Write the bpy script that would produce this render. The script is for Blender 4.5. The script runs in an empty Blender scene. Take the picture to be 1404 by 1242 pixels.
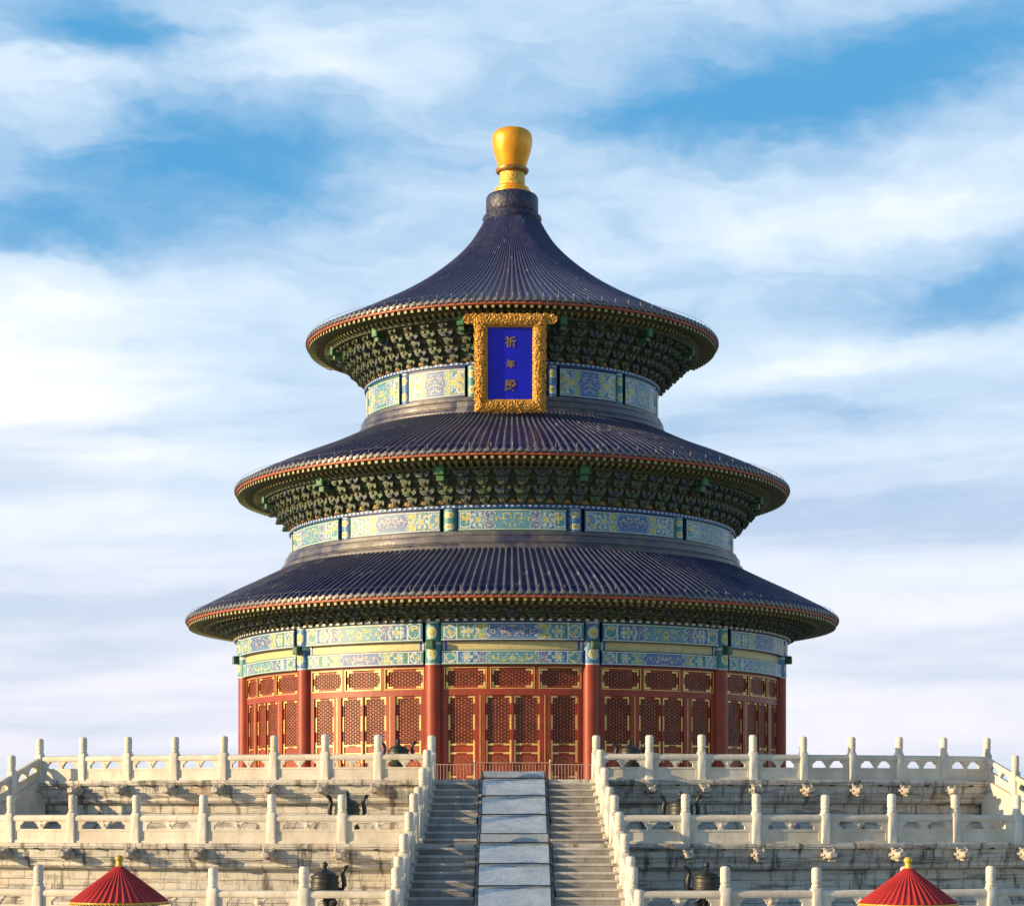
import bpy, math, random
from math import sin, cos, pi, radians, sqrt, atan2
from mathutils import Vector, Matrix, noise as mnoise
random.seed(7)
S = bpy.context.scene
COL = S.collection

# ------------------------------------------------------------------ camera, sky, sun, exposure
ZC = 4.45                      # eye height above the courtyard
DIST = 94.5                    # distance to the hall's axis
cam_d = bpy.data.cameras.new("camera"); cam = bpy.data.objects.new("camera", cam_d); COL.objects.link(cam)
cam.location = (-0.12, -DIST, ZC); cam.rotation_euler = (radians(90), 0, 0)
cam_d.sensor_fit = 'HORIZONTAL'; cam_d.sensor_width = 36.0; cam_d.lens = 36.0 * 2896 / 1404
cam_d.shift_x = (702 - 698.5) / 1404; cam_d.shift_y = (1110 - 621) / 1404
cam_d.clip_start = 1.0; cam_d.clip_end = 20000
S.camera = cam

SUN_AZ, SUN_EL = radians(73), radians(12)      # to the left of and a little behind the camera
sdir = Vector((-sin(SUN_AZ) * cos(SUN_EL), -cos(SUN_AZ) * cos(SUN_EL), sin(SUN_EL)))
sl = bpy.data.lights.new("sun", 'SUN'); sun = bpy.data.objects.new("sun", sl); COL.objects.link(sun)
sl.energy = 5.0; sl.angle = radians(0.5); sl.color = (1.0, 0.73, 0.40)
sun.rotation_euler = sdir.to_track_quat('Z', 'Y').to_euler(); sun.location = (-60, -60, 60)

S.view_settings.view_transform = 'Standard'; S.view_settings.look = 'None'
S.view_settings.exposure = 0.65; S.view_settings.gamma = 1.0; S.view_settings.use_curve_mapping = False
S.cycles.max_bounces = 6

class NT:
    """small helper for node trees"""
    def __init__(s, tree): s.t = tree; s.n = tree.nodes; s.l = tree.links
    def new(s, typ, **kw):
        n = s.n.new(typ)
        for k, v in kw.items(): setattr(n, k, v)
        return n
    def link(s, a, b): s.l.new(a, b)
    def put(s, sock, v):
        if hasattr(v, 'is_output'): s.l.new(v, sock)
        else: sock.default_value = v
    def math(s, op, a, b=None, c=None, clamp=False):
        n = s.n.new('ShaderNodeMath'); n.operation = op; n.use_clamp = clamp
        s.put(n.inputs[0], a)
        if b is not None: s.put(n.inputs[1], b)
        if c is not None: s.put(n.inputs[2], c)
        return n.outputs[0]
    def mix(s, f, a, b, blend='MIX'):
        n = s.n.new('ShaderNodeMix'); n.data_type = 'RGBA'; n.blend_type = blend
        s.put(n.inputs[0], f)
        s.put(n.inputs[6], a if hasattr(a, 'is_output') else (*a, 1)); s.put(n.inputs[7], b if hasattr(b, 'is_output') else (*b, 1))
        return n.outputs[2]
    def xyz(s, x, y, z):
        n = s.n.new('ShaderNodeCombineXYZ'); s.put(n.inputs[0], x); s.put(n.inputs[1], y); s.put(n.inputs[2], z); return n.outputs[0]
    def noise(s, vec, scale, detail=4, rough=0.55, dist=0.0):
        n = s.n.new('ShaderNodeTexNoise'); s.put(n.inputs['Vector'], vec)
        n.inputs['Scale'].default_value = scale; n.inputs['Detail'].default_value = detail
        n.inputs['Roughness'].default_value = rough; n.inputs['Distortion'].default_value = dist
        return n.outputs[0]
    def ramp(s, f, lo, hi):
        n = s.n.new('ShaderNodeMapRange'); n.interpolation_type = 'SMOOTHSTEP'
        s.put(n.inputs[0], f); n.inputs[1].default_value = lo; n.inputs[2].default_value = hi
        return n.outputs[0]

w = bpy.data.worlds.new("World"); S.world = w; w.use_nodes = True
W = NT(w.node_tree); W.n.clear()
out = W.new('ShaderNodeOutputWorld'); bg = W.new('ShaderNodeBackground'); W.link(bg.outputs[0], out.inputs[0])
bg.inputs[1].default_value = 0.15
sky = W.new('ShaderNodeTexSky', sky_type='NISHITA'); sky.sun_disc = False
sky.sun_elevation = SUN_EL; sky.sun_rotation = pi + SUN_AZ
sky.air_density = 1.0; sky.dust_density = 0.4; sky.ozone_density = 2.5
tc = W.new('ShaderNodeTexCoord'); sep = W.new('ShaderNodeSeparateXYZ'); W.link(tc.outputs['Generated'], sep.inputs[0])
AZ = W.math('MULTIPLY', W.math('ARCTAN2', sep.outputs[0], sep.outputs[1]), 28.96)     # tenths of 1/290 rad, right of north
EL = W.math('MULTIPLY', W.math('ARCSINE', sep.outputs[2]), 28.96)
wob = W.noise(W.xyz(W.math('MULTIPLY', AZ, 0.35), W.math('MULTIPLY', EL, 0.7), 3.0), 1.0, 4, 0.6)
wobx = W.noise(W.xyz(W.math('MULTIPLY', AZ, 0.5), W.math('MULTIPLY', EL, 0.8), 9.0), 1.0, 4, 0.6)
AX = W.math('ADD', AZ, W.math('MULTIPLY', W.math('SUBTRACT', wobx, 0.5), 3.0))
EY = W.math('ADD', EL, W.math('MULTIPLY', W.math('SUBTRACT', wob, 0.5), 1.6))
def blob(cx, cy, rx, ry, amp, tilt=0.0):
    dx = W.math('SUBTRACT', AX, cx)
    dy = W.math('SUBTRACT', W.math('SUBTRACT', EY, cy), W.math('MULTIPLY', dx, tilt))
    a = W.math('DIVIDE', dx, rx); b = W.math('DIVIDE', dy, ry)
    q = W.math('ADD', W.math('MULTIPLY', a, a), W.math('MULTIPLY', b, b))
    return W.math('MULTIPLY', W.math('EXPONENT', W.math('MULTIPLY', q, -1.0)), amp)
BL = [(-5.4, 10.15, 1.5, .50, -.75, 0), (-4.0, 8.5, 2.3, .85, -.8, .12), (-6.2, 7.55, 2.2, .36, -.55, -.03),
      (5.2, 9.75, 3.2, .72, -.85, .08), (2.6, 9.0, 1.8, .5, -.5, .1), (6.2, 6.75, 2.4, .42, -.65, .05), (-.6, 11.0, 1.6, .3, -.3, 0),
      (-7.0, 5.6, 3.6, 1.7, .65, 0), (-2.8, 9.8, 1.5, .55, .45, -.3), (5.9, 8.1, 1.8, .55, .4, .15),
      (-6.2, 9.55, 1.8, .26, .35, .02), (3.0, 7.6, 2.8, .32, .3, .05), (4.6, 6.05, 2.6, .45, .4, .05), (2.0, 10.9, 3, .3, .2, .0),
      (5.5, 3.7, 3.5, .5, -.12, .04), (-5.5, 2.6, 3.0, .35, -.12, .03), (6.2, 5.0, 2.5, .35, -.14, .05)]
dens = None
for b_ in BL:
    v = blob(*b_); dens = v if dens is None else W.math('ADD', dens, v)
st = W.noise(W.xyz(W.math('MULTIPLY', AX, 0.30), W.math('ADD', W.math('MULTIPLY', EY, 1.1), W.math('MULTIPLY', AX, -0.06)), 1.7), 1.0, 5, 0.52, 0.3)
fine = W.noise(W.xyz(W.math('MULTIPLY', AX, 0.50), W.math('ADD', W.math('MULTIPLY', EY, 2.2), W.math('MULTIPLY', AX, 0.22)), 6.1), 1.0, 8, 0.57, 0.35)
band = W.noise(W.xyz(W.math('MULTIPLY', AZ, 0.10), W.math('ADD', W.math('MULTIPLY', EL, 1.15), W.math('MULTIPLY', AZ, -0.05)), 2.4), 1.0, 4, 0.5, 0.2)
hi_amt = W.ramp(EL, 2.0, 8.0)
# general cover falls with elevation; streak noise is stronger up high
cover = W.math('SUBTRACT', 0.86, W.math('MULTIPLY', hi_amt, 0.28))
d0 = W.math('ADD', cover, dens)
d1 = W.math('ADD', d0, W.math('MULTIPLY', W.math('SUBTRACT', st, 0.5), 0.85))
d2 = W.ramp(W.math('ADD', d1, W.math('MULTIPLY', W.math('SUBTRACT', fine, 0.5), 0.62)), -0.22, 1.18)
low = W.math('SUBTRACT', 1.0, W.ramp(EL, 3.0, 7.5))
d2 = W.math('SUBTRACT', d2, W.math('MULTIPLY', low, W.math('MULTIPLY', W.ramp(band, 0.40, 0.66), 0.80)), clamp=True)
tint = W.mix(1.0, sky.outputs[0], (0.80, 1.02, 1.12), 'MULTIPLY')
blue = W.mix(hi_amt, (6.1, 6.8, 8.2), (0.95, 3.60, 6.6))
clear = W.mix(0.9, tint, blue)
cloudc = W.mix(W.ramp(EL, 0.0, 6.0), (8.7, 8.3, 8.9), (7.0, 8.1, 9.2))
cloudw = W.mix(W.ramp(d1, 0.85, 1.45), cloudc, (10.1, 9.95, 9.7))
# northern cloud bank, raised past view for reflections; unseen sky cleared to dim ambient
north = W.math('MULTIPLY', W.ramp(sep.outputs[1], 0.35, 0.85), W.math('SUBTRACT', 1.0, W.ramp(sep.outputs[2], 0.60, 0.92)))
skyc = W.mix(north, sky.outputs[0], W.mix(1.0, W.mix(d2, clear, cloudw), (0.49, 0.49, 0.49), 'MULTIPLY'))
W.link(skyc, bg.inputs[0])

# ------------------------------------------------------------------ materials
def mat(name):
    m = bpy.data.materials.new(name); m.use_nodes = True
    T = NT(m.node_tree); p = T.n['Principled BSDF']
    return m, T, p
def rnd_obj(T):
    tcn = T.new('ShaderNodeTexCoord'); oi = T.new('ShaderNodeObjectInfo')
    a = T.new('ShaderNodeVectorMath', operation='ADD'); T.link(tcn.outputs['Object'], a.inputs[0])
    T.link(T.math('MULTIPLY', oi.outputs['Random'], 60.0), a.inputs[1])
    return a.outputs[0], oi
def scaled(T, vec, s):
    n = T.new('ShaderNodeVectorMath', operation='MULTIPLY'); T.link(vec, n.inputs[0]); n.inputs[1].default_value = s; return n.outputs[0]
def bump(T, p, h, strength, dist=0.02):
    b = T.new('ShaderNodeBump'); b.inputs['Strength'].default_value = strength; b.inputs['Distance'].default_value = dist
    T.link(h, b.inputs['Height']); T.link(b.outputs[0], p.inputs['Normal'])

def plain(name, col, rough=0.6, metal=0.0, var=0.25, scale=3.0, spec=0.5, bmp=0.0, bscale=30):
    m, T, p = mat(name); v, oi = rnd_obj(T)
    n = T.noise(v, scale, 5, 0.6)
    f = T.ramp(n, 0.3, 0.7)
    dark = tuple(c * (1 - var) for c in col); lite = tuple(min(1, c * (1 + var)) for c in col)
    T.link(T.mix(f, dark, lite), p.inputs['Base Color'])
    p.inputs['Roughness'].default_value = rough; p.inputs['Metallic'].default_value = metal
    p.inputs['Specular IOR Level'].default_value = spec
    if bmp: bump(T, p, T.noise(v, bscale, 4), bmp)
    return m

def marble(name, lite, mid, stain, amount, bm=0.25):
    m, T, p = mat(name); v, oi = rnd_obj(T)
    n1 = T.noise(v, 1.6, 7, 0.62); n3 = T.noise(v, 9.0, 5, 0.6)
    c = T.mix(T.ramp(n1, 0.33, 0.68), mid, lite)
    c = T.mix(T.math('MULTIPLY', T.ramp(n3, 0.5, 0.75), 0.35), c, tuple(x * 0.72 for x in mid))
    # each block of stone is a slightly different tone
    tone = T.math('ADD', 0.88, T.math('MULTIPLY', oi.outputs['Random'], 0.2))
    c = T.mix(1.0, c, T.xyz(tone, T.math('MULTIPLY', tone, 0.985), T.math('MULTIPLY', tone, 0.96)), 'MULTIPLY')
    s = T.noise(scaled(T, v, (5, 5, 0.7)), 1.0, 6, 0.65)
    c = T.mix(T.math('MULTIPLY', T.ramp(s, 0.54, 0.74), amount), c, stain)
    T.link(c, p.inputs['Base Color']); p.inputs['Roughness'].default_value = 0.72
    bump(T, p, T.noise(v, 22, 6, 0.65), bm, 0.03)
    return m

def wall_stone(name, R):
    """carved marble courses of a round terrace: joints, grime streaks and warm patches laid out along the curve"""
    m, T, p = mat(name)
    tcn = T.new('ShaderNodeTexCoord'); sp = T.new('ShaderNodeSeparateXYZ'); T.link(tcn.outputs['Object'], sp.inputs[0])
    u = T.math('MULTIPLY', T.math('ARCTAN2', sp.outputs[0], T.math('MULTIPLY', sp.outputs[1], -1.0)), R)
    z = sp.outputs[2]; v = T.xyz(u, z, 0.0)
    br = T.new('ShaderNodeTexBrick'); T.link(v, br.inputs['Vector']); br.offset = 0.37
    br.inputs['Scale'].default_value = 1.0; br.inputs['Brick Width'].default_value = 1.35; br.inputs['Row Height'].default_value = 0.29
    br.inputs['Mortar Size'].default_value = 0.008; br.inputs['Color1'].default_value = (0.58, 0.55, 0.49, 1)
    br.inputs['Color2'].default_value = (0.45, 0.425, 0.38, 1); br.inputs['Mortar'].default_value = (0.07, 0.06, 0.05, 1)
    n1 = T.noise(v, 1.3, 7, 0.65)
    c = T.mix(T.math('MULTIPLY', T.ramp(n1, 0.35, 0.7), 0.6), br.outputs[0], (0.56, 0.51, 0.42))
    c = T.mix(T.math('MULTIPLY', T.ramp(T.noise(v, 5.0, 6, 0.7), 0.48, 0.72), 0.55), c, (0.26, 0.23, 0.19))
    s = T.noise(T.xyz(T.math('MULTIPLY', u, 3.6), T.math('MULTIPLY', z, 0.7), 4.0), 1.0, 6, 0.7)
    c = T.mix(T.math('MULTIPLY', T.ramp(s, 0.50, 0.65), 0.88), c, (0.055, 0.05, 0.045))
    s2 = T.noise(T.xyz(T.math('MULTIPLY', u, 0.5), T.math('MULTIPLY', z, 6.0), 8.0), 1.0, 5, 0.7)
    c = T.mix(T.math('MULTIPLY', T.ramp(s2, 0.50, 0.64), 0.72), c, (0.09, 0.08, 0.07))
    c = T.mix(T.math('MULTIPLY', T.ramp(T.noise(v, 0.9, 4), 0.55, 0.75), 0.4), c, (0.42, 0.25, 0.12))
    T.link(c, p.inputs['Base Color']); p.inputs['Roughness'].default_value = 0.8
    bump(T, p, T.math('ADD', T.noise(v, 7, 7, 0.7), T.math('MULTIPLY', br.outputs[1], -0.6)), 0.5, 0.04)
    return m

def vcol(name, rough=0.55, metal=0.0, var=0.2, spec=0.5):
    m, T, p = mat(name)
    a = T.new('ShaderNodeAttribute', attribute_name='Col')
    v, oi = rnd_obj(T); n = T.ramp(T.noise(v, 6, 6, 0.65), 0.3, 0.7)
    c = T.mix(n, T.mix(1.0, a.outputs[0], (1 - var,) * 3, 'MULTIPLY'), a.outputs[0])
    T.link(c, p.inputs['Base Color']); p.inputs['Roughness'].default_value = rough; p.inputs['Metallic'].default_value = metal
    p.inputs['Specular IOR Level'].default_value = spec
    return m

def glazed(name, blue, grey, greyness, nang, blockz=0.33, crest_at=0.5, wear_sheen=0.72):
    """glazed roof tile: every tile along a ridge differs a little, weathered grey in patches"""
    m, T, p = mat(name)
    tcn = T.new('ShaderNodeTexCoord'); sp = T.new('ShaderNodeSeparateXYZ'); T.link(tcn.outputs['Object'], sp.inputs[0])
    ang = T.math('ARCTAN2', sp.outputs[0], T.math('MULTIPLY', sp.outputs[1], -1.0))
    rad = T.math('SQRT', T.math('ADD', T.math('MULTIPLY', sp.outputs[0], sp.outputs[0]), T.math('MULTIPLY', sp.outputs[1], sp.outputs[1])))
    ia = T.math('FLOOR', T.math('MULTIPLY', ang, nang / (2 * pi)))
    rr = T.math('ADD', T.math('DIVIDE', rad, blockz), T.math('DIVIDE', sp.outputs[2], blockz * -1.3))
    ir = T.math('FLOOR', rr)
    wn = T.new('ShaderNodeTexWhiteNoise'); T.link(T.xyz(ia, ir, 0.0), wn.inputs['Vector'])
    wr = T.new('ShaderNodeTexWhiteNoise'); T.link(T.xyz(ia, 7.0, 3.0), wr.inputs['Vector'])
    v = tcn.outputs['Object']
    n = T.noise(v, 0.55, 6, 0.7); n2 = T.noise(v, 2.2, 6, 0.7)
    f = T.math('ADD', T.math('MULTIPLY', T.ramp(n, 0.35, 0.68), 0.6), T.math('MULTIPLY', wn.outputs['Value'], 0.5))
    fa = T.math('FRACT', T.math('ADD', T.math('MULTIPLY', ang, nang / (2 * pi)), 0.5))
    crest = T.ramp(T.math('ABSOLUTE', T.math('SUBTRACT', fa, crest_at)), 0.24, 0.04)  # ridge crests greyed: worn glaze plus sky highlight painted into the colour
    f = T.math('ADD', T.math('MULTIPLY', T.math('ADD', f, T.math('MULTIPLY', T.ramp(n2, 0.45, 0.7), 0.45)), greyness), T.math('MULTIPLY', crest, T.math('MULTIPLY', T.math('ADD', 0.05, T.math('ADD', T.math('MULTIPLY', n, 0.8), T.math('MULTIPLY', wr.outputs['Value'], 0.5))), wear_sheen)), clamp=True)
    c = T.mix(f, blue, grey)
    # dust-white chipped tiles, few
    chip = T.math('GREATER_THAN', wn.outputs['Value'], 0.985)
    c = T.mix(T.math('MULTIPLY', chip, 0.3), c, (0.35, 0.34, 0.34))
    fr = T.math('FRACT', rr)
    joint = T.math('LESS_THAN', fr, 0.1)
    c = T.mix(T.math('MULTIPLY', joint, 0.5), c, (0.02, 0.018, 0.02))
    T.link(c, p.inputs['Base Color'])
    T.link(T.math('ADD', 0.30, T.math('MULTIPLY', f, 0.35)), p.inputs['Roughness'])
    p.inputs['Specular IOR Level'].default_value = 0.55
    bump(T, p, T.math('ADD', T.noise(v, 14, 4), T.math('MULTIPLY', fr, 0.5)), 0.25, 0.02)
    return m

def carved_gold(name, col, rough, metal, scale, strength):
    m, T, p = mat(name); v, oi = rnd_obj(T)
    vo = T.new('ShaderNodeTexVoronoi', feature='F1'); T.link(v, vo.inputs['Vector']); vo.inputs['Scale'].default_value = scale
    n = T.noise(v, scale * 0.6, 6, 0.65, 1.5)
    h = T.math('ADD', n, T.math('MULTIPLY', vo.outputs['Distance'], -0.6))
    c = T.mix(T.ramp(n, 0.35, 0.65), tuple(x * 0.55 for x in col), col)
    T.link(c, p.inputs['Base Color']); p.inputs['Roughness'].default_value = rough; p.inputs['Metallic'].default_value = metal
    bump(T, p, h, strength, 0.06)
    return m

M = {}
M['marble'] = marble('white_marble', (0.70, 0.66, 0.58), (0.57, 0.53, 0.455), (0.30, 0.26, 0.21), 0.40)
M['marble_panel'] = marble('veined_marble', (0.68, 0.635, 0.55), (0.53, 0.485, 0.40), (0.34, 0.27, 0.18), 0.50)
M['spout'] = marble('carved_marble', (0.46, 0.43, 0.37), (0.32, 0.29, 0.25), (0.08, 0.07, 0.06), 0.75, 0.6)
M['paving'] = plain('grey_paving', (0.36, 0.34, 0.31), 0.85, 0, 0.2, 1.5)
M['courtyard'] = plain('courtyard_paving', (0.30, 0.285, 0.26), 0.9, 0, 0.2, 0.4)
M['step'] = marble('step_stone', (0.30, 0.292, 0.272), (0.17, 0.165, 0.155), (0.07, 0.065, 0.06), 0.6)
M['nosing'] = marble('step_edge_stone', (0.46, 0.45, 0.43), (0.30, 0.29, 0.275), (0.2, 0.19, 0.17), 0.4)
for i_, R_ in enumerate((34, 40, 46)): M['wall%d' % i_] = wall_stone('terrace_stone', R_)
M['hole'] = plain('dark_drain', (0.02, 0.018, 0.015), 0.9)
M['red'] = plain('red_lacquer', (0.25, 0.034, 0.012), 0.48, 0, 0.16, 1.4, 0.4)
M['red_dark'] = plain('dark_red_board', (0.10, 0.015, 0.008), 0.6)
M['lattice'] = plain('lattice_red', (0.28, 0.066, 0.026), 0.5)
M['lattice_back'] = plain('lattice_screen', (0.05, 0.012, 0.008), 0.7)
M['door_back'] = plain('door_screen', (0.045, 0.030, 0.028), 0.6)
M['gold_trim'] = plain('gilt_trim', (0.74, 0.49, 0.15), 0.38, 0.25, 0.15, 4, 0.5)
M['gold_knob'] = plain('gilded_bronze', (0.80, 0.34, 0.018), 0.36, 0.35, 0.10, 2, 0.5)
M['gold_relief'] = carved_gold('gilt_relief', (0.86, 0.52, 0.08), 0.36, 0.4, 9, 0.8)
M['gold_copper'] = plain('tarnished_gilt', (0.30, 0.16, 0.05), 0.4, 0.4, 0.2, 4)
M['frame_gold'] = carved_gold('carved_gilt_frame', (0.66, 0.33, 0.045), 0.42, 0.25, 11, 0.7)
M['plaque_blue'] = plain('plaque_blue', (0.003, 0.010, 0.52), 0.35, 0, 0.15, 0.8)
M['char_gold'] = plain('gilt_character', (0.26, 0.17, 0.05), 0.5, 0.2)
M['paint'] = vcol('painted_beam', 0.5)
M['bracket'] = vcol('painted_bracket', 0.6, 0, 0.35)
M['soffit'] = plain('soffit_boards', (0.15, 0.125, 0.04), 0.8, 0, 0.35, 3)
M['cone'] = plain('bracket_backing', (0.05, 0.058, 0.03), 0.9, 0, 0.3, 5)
BLUE_T, GREY_T = (0.008, 0.012, 0.085), (0.115, 0.122, 0.15)
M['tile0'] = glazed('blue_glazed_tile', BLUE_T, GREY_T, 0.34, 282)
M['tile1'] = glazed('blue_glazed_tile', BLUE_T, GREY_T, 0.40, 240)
M['tile2'] = glazed('blue_glazed_tile', BLUE_T, GREY_T, 0.28, 180, wear_sheen=0.45)
M['ring'] = glazed('glazed_ring_blocks', (0.022, 0.025, 0.07), (0.13, 0.12, 0.11), 0.85, 90, 0.7, 0.5, 0.0)
M['tile_end'] = plain('tile_end_caps', (0.11, 0.105, 0.115), 0.4, 0, 0.45, 6)
M['eave_red'] = plain('eave_red', (0.32, 0.065, 0.02), 0.6)
M['rafter'] = vcol('painted_rafter', 0.6)
M['bronze'] = plain('dark_bronze', (0.028, 0.030, 0.028), 0.45, 0.4, 0.45, 8)
M['bronze_worn'] = plain('worn_bronze', (0.034, 0.036, 0.030), 0.5, 0.3, 0.4, 7)
M['black_metal'] = plain('black_metal', (0.02, 0.02, 0.02), 0.45, 0.3)
M['fence'] = plain('coppery_metal', (0.55, 0.36, 0.24), 0.4, 0.4, 0.1)
M['booth_red'] = plain('red_roof_paint', (0.36, 0.018, 0.014), 0.6, 0, 0.12, 3)
M['booth_gold'] = plain('yellow_finial', (0.58, 0.36, 0.05), 0.4, 0.1)
M['booth_white'] = plain('white_frame', (0.7, 0.68, 0.65), 0.5)
M['booth_glass'] = plain('dark_pane', (0.03, 0.03, 0.035), 0.15, 0, 0.1, 3)
M['wire'] = plain('pale_wire', (0.16, 0.16, 0.17), 0.4, 0.5)
def glass_mat():
    m, T, p = mat('acrylic_sheet'); v, oi = rnd_obj(T)
    n = T.noise(v, 1.2, 5, 0.6)
    T.link(T.mix(T.ramp(n, 0.3, 0.7), (0.29, 0.315, 0.295), (0.42, 0.44, 0.41)), p.inputs['Base Color'])
    p.inputs['Roughness'].default_value = 0.10; p.inputs['Transmission Weight'].default_value = 0.30
    p.inputs['IOR'].default_value = 1.75; p.inputs['Specular IOR Level'].default_value = 0.8
    bump(T, p, T.noise(v, 3.5, 5, 0.6, 1.8), 0.6, 0.03)
    return m
M['glass'] = glass_mat()
M['ramp'] = marble('carved_ramp', (0.55, 0.53, 0.47), (0.40, 0.38, 0.33), (0.2, 0.18, 0.15), 0.4, 0.9)

# ------------------------------------------------------------------ mesh builder
class MB:
    def __init__(s): s.v = []; s.f = []; s.m = []; s.c = []
    def add(s, vs, fs, m=0, c=None, xf=None):
        o = len(s.v)
        s.v += [tuple(xf @ Vector(p)) for p in vs] if xf else [tuple(p) for p in vs]
        for f in fs: s.f.append(tuple(i + o for i in f)); s.m.append(m); s.c.append(c)
    def box(s, x0, x1, y0, y1, z0, z1, m=0, c=None, xf=None):
        v = [(x, y, z) for x in (x0, x1) for y in (y0, y1) for z in (z0, z1)]
        s.add(v, [(0, 1, 3, 2), (4, 6, 7, 5), (0, 4, 5, 1), (2, 3, 7, 6), (0, 2, 6, 4), (1, 5, 7, 3)], m, c, xf)
    def bbox(s, x0, x1, y0, y1, z0, z1, b, m=0, c=None, xf=None):
        """box with bevelled vertical edges and top"""
        def ring(z, i):
            a0, a1, e0, e1 = x0 + i, x1 - i, y0 + i, y1 - i; k = b
            return [(a0 + k, e0, z), (a1 - k, e0, z), (a1, e0 + k, z), (a1, e1 - k, z), (a1 - k, e1, z), (a0 + k, e1, z), (a0, e1 - k, z), (a0, e0 + k, z)]
        v = ring(z0, 0) + ring(z1 - b, 0) + ring(z1, b * .8); f = []
        for r in range(2):
            for i in range(8): j = (i + 1) % 8; f.append((r * 8 + i, r * 8 + j, r * 8 + 8 + j, r * 8 + 8 + i))
        f.append(tuple(range(16, 24))); f.append(tuple(reversed(range(8))))
        s.add(v, f, m, c, xf)
    def lathe(s, prof, n, m=0, c=None, xf=None, cap0=False, cap1=False, a0=0.0, a1=2 * pi):
        full = abs(a1 - a0 - 2 * pi) < 1e-6; k = n if full else n + 1; v = []; f = []
        for r, z in prof:
            for i in range(k): a = a0 + (a1 - a0) * i / n; v.append((r * sin(a), -r * cos(a), z))
        for q in range(len(prof) - 1):
            for i in range(n):
                j = (i + 1) % k; f.append((q * k + i, q * k + j, (q + 1) * k + j, (q + 1) * k + i))
        if cap0 and full: f.append(tuple(reversed(range(k))))
        if cap1 and full: f.append(tuple(range((len(prof) - 1) * k, len(prof) * k)))
        s.add(v, f, m, c, xf)
    def extr(s, poly, y0, y1, m=0, c=None, cf=None, xf=None):
        """x-z polygon (counter-clockwise seen from -y) extruded from y0 (front) to y1"""
        n = len(poly); v = [(x, y0, z) for x, z in poly] + [(x, y1, z) for x, z in poly]
        s.add(v, [tuple(range(n))], m, cf if cf is not None else c, xf)
        f = [tuple(reversed(range(n, 2 * n)))]
        for i in range(n): j = (i + 1) % n; f.append((i, i + n, j + n, j))
        s.add(v, f, m, c, xf)
    def edged(s, poly, y0, y1, e, m, c, ce, xf=None):
        """extruded polygon whose front face has a pale painted rim"""
        n = len(poly); cx = sum(p[0] for p in poly) / n; cz = sum(p[1] for p in poly) / n
        ins = []
        for x, z in poly:
            d = max(1e-6, sqrt((x - cx) ** 2 + (z - cz) ** 2)); k = max(0, 1 - e / d * 1.3); ins.append((cx + (x - cx) * k, cz + (z - cz) * k))
        v = [(x, y0, z) for x, z in poly] + [(x, y1, z) for x, z in poly] + [(x, y0, z) for x, z in ins]
        s.add(v, [tuple(range(2 * n, 3 * n))], m, c, xf)
        s.add(v, [(i, (i + 1) % n, 2 * n + (i + 1) % n, 2 * n + i) for i in range(n)], m, ce, xf)
        s.add(v, [(i, i + n, (i + 1) % n + n, (i + 1) % n) for i in range(n)], m, c, xf)
    def tube(s, pts, r, n=8, m=0, c=None, xf=None, rr=None):
        P = [Vector(p) for p in pts]; v = []; f = []
        for i, p in enumerate(P):
            t = (P[min(i + 1, len(P) - 1)] - P[max(i - 1, 0)]).normalized()
            up = Vector((0, 0, 1)) if abs(t.z) < 0.95 else Vector((0, 1, 0))
            a = t.cross(up).normalized(); b = a.cross(t); q = rr[i] if rr else r
            for k in range(n): v.append(p + a * (q * cos(2 * pi * k / n)) + b * (q * sin(2 * pi * k / n)))
        for i in range(len(P) - 1):
            for k in range(n): l = (k + 1) % n; f.append((i * n + k, i * n + l, i * n + n + l, i * n + n + k))
        f.append(tuple(reversed(range(n)))); f.append(tuple(range((len(P) - 1) * n, len(P) * n)))
        s.add(v, f, m, c, xf)
    def cells(s, xs, zs, fn, back=None, m=0, c=None, xf=None):
        """sheet of cells; fn(i,j) -> outward depth of the cell's front or None for a hole; back = y of the rear face"""
        nx, nz = len(xs) - 1, len(zs) - 1
        g = {(i, j): fn(i, j) for i in range(nx) for j in range(nz)}
        mi = lambda i, j: m(i, j) if callable(m) else m
        for (i, j), d in g.items():
            if d is None: continue
            x0, x1, z0, z1 = xs[i], xs[i + 1], zs[j], zs[j + 1]
            s.add([(x0, -d, z0), (x1, -d, z0), (x1, -d, z1), (x0, -d, z1)], [(0, 1, 2, 3)], mi(i, j), c, xf)
            if back is not None: s.add([(x0, back, z0), (x1, back, z0), (x1, back, z1), (x0, back, z1)], [(3, 2, 1, 0)], mi(i, j), c, xf)
            for di, dj, e in ((-1, 0, ((x0, z1), (x0, z0))), (1, 0, ((x1, z0), (x1, z1))), (0, -1, ((x0, z0), (x1, z0))), (0, 1, ((x1, z1), (x0, z1)))):
                o = g.get((i + di, j + dj)); ob = back if back is not None else 0.0
                lo = o if o is not None else -ob
                if lo < d - 1e-6:
                    (ax, az), (bx, bz) = e
                    s.add([(ax, -d, az), (ax, -lo, az), (bx, -lo, bz), (bx, -d, bz)], [(0, 1, 2, 3)], mi(i, j), c, xf)
    def bend(s, R):
        """wrap x (arc length) and -y (outward) round the vertical axis at radius R"""
        s.v = [((R - y) * sin(x / R), -(R - y) * cos(x / R), z) for x, y, z in s.v]
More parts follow.
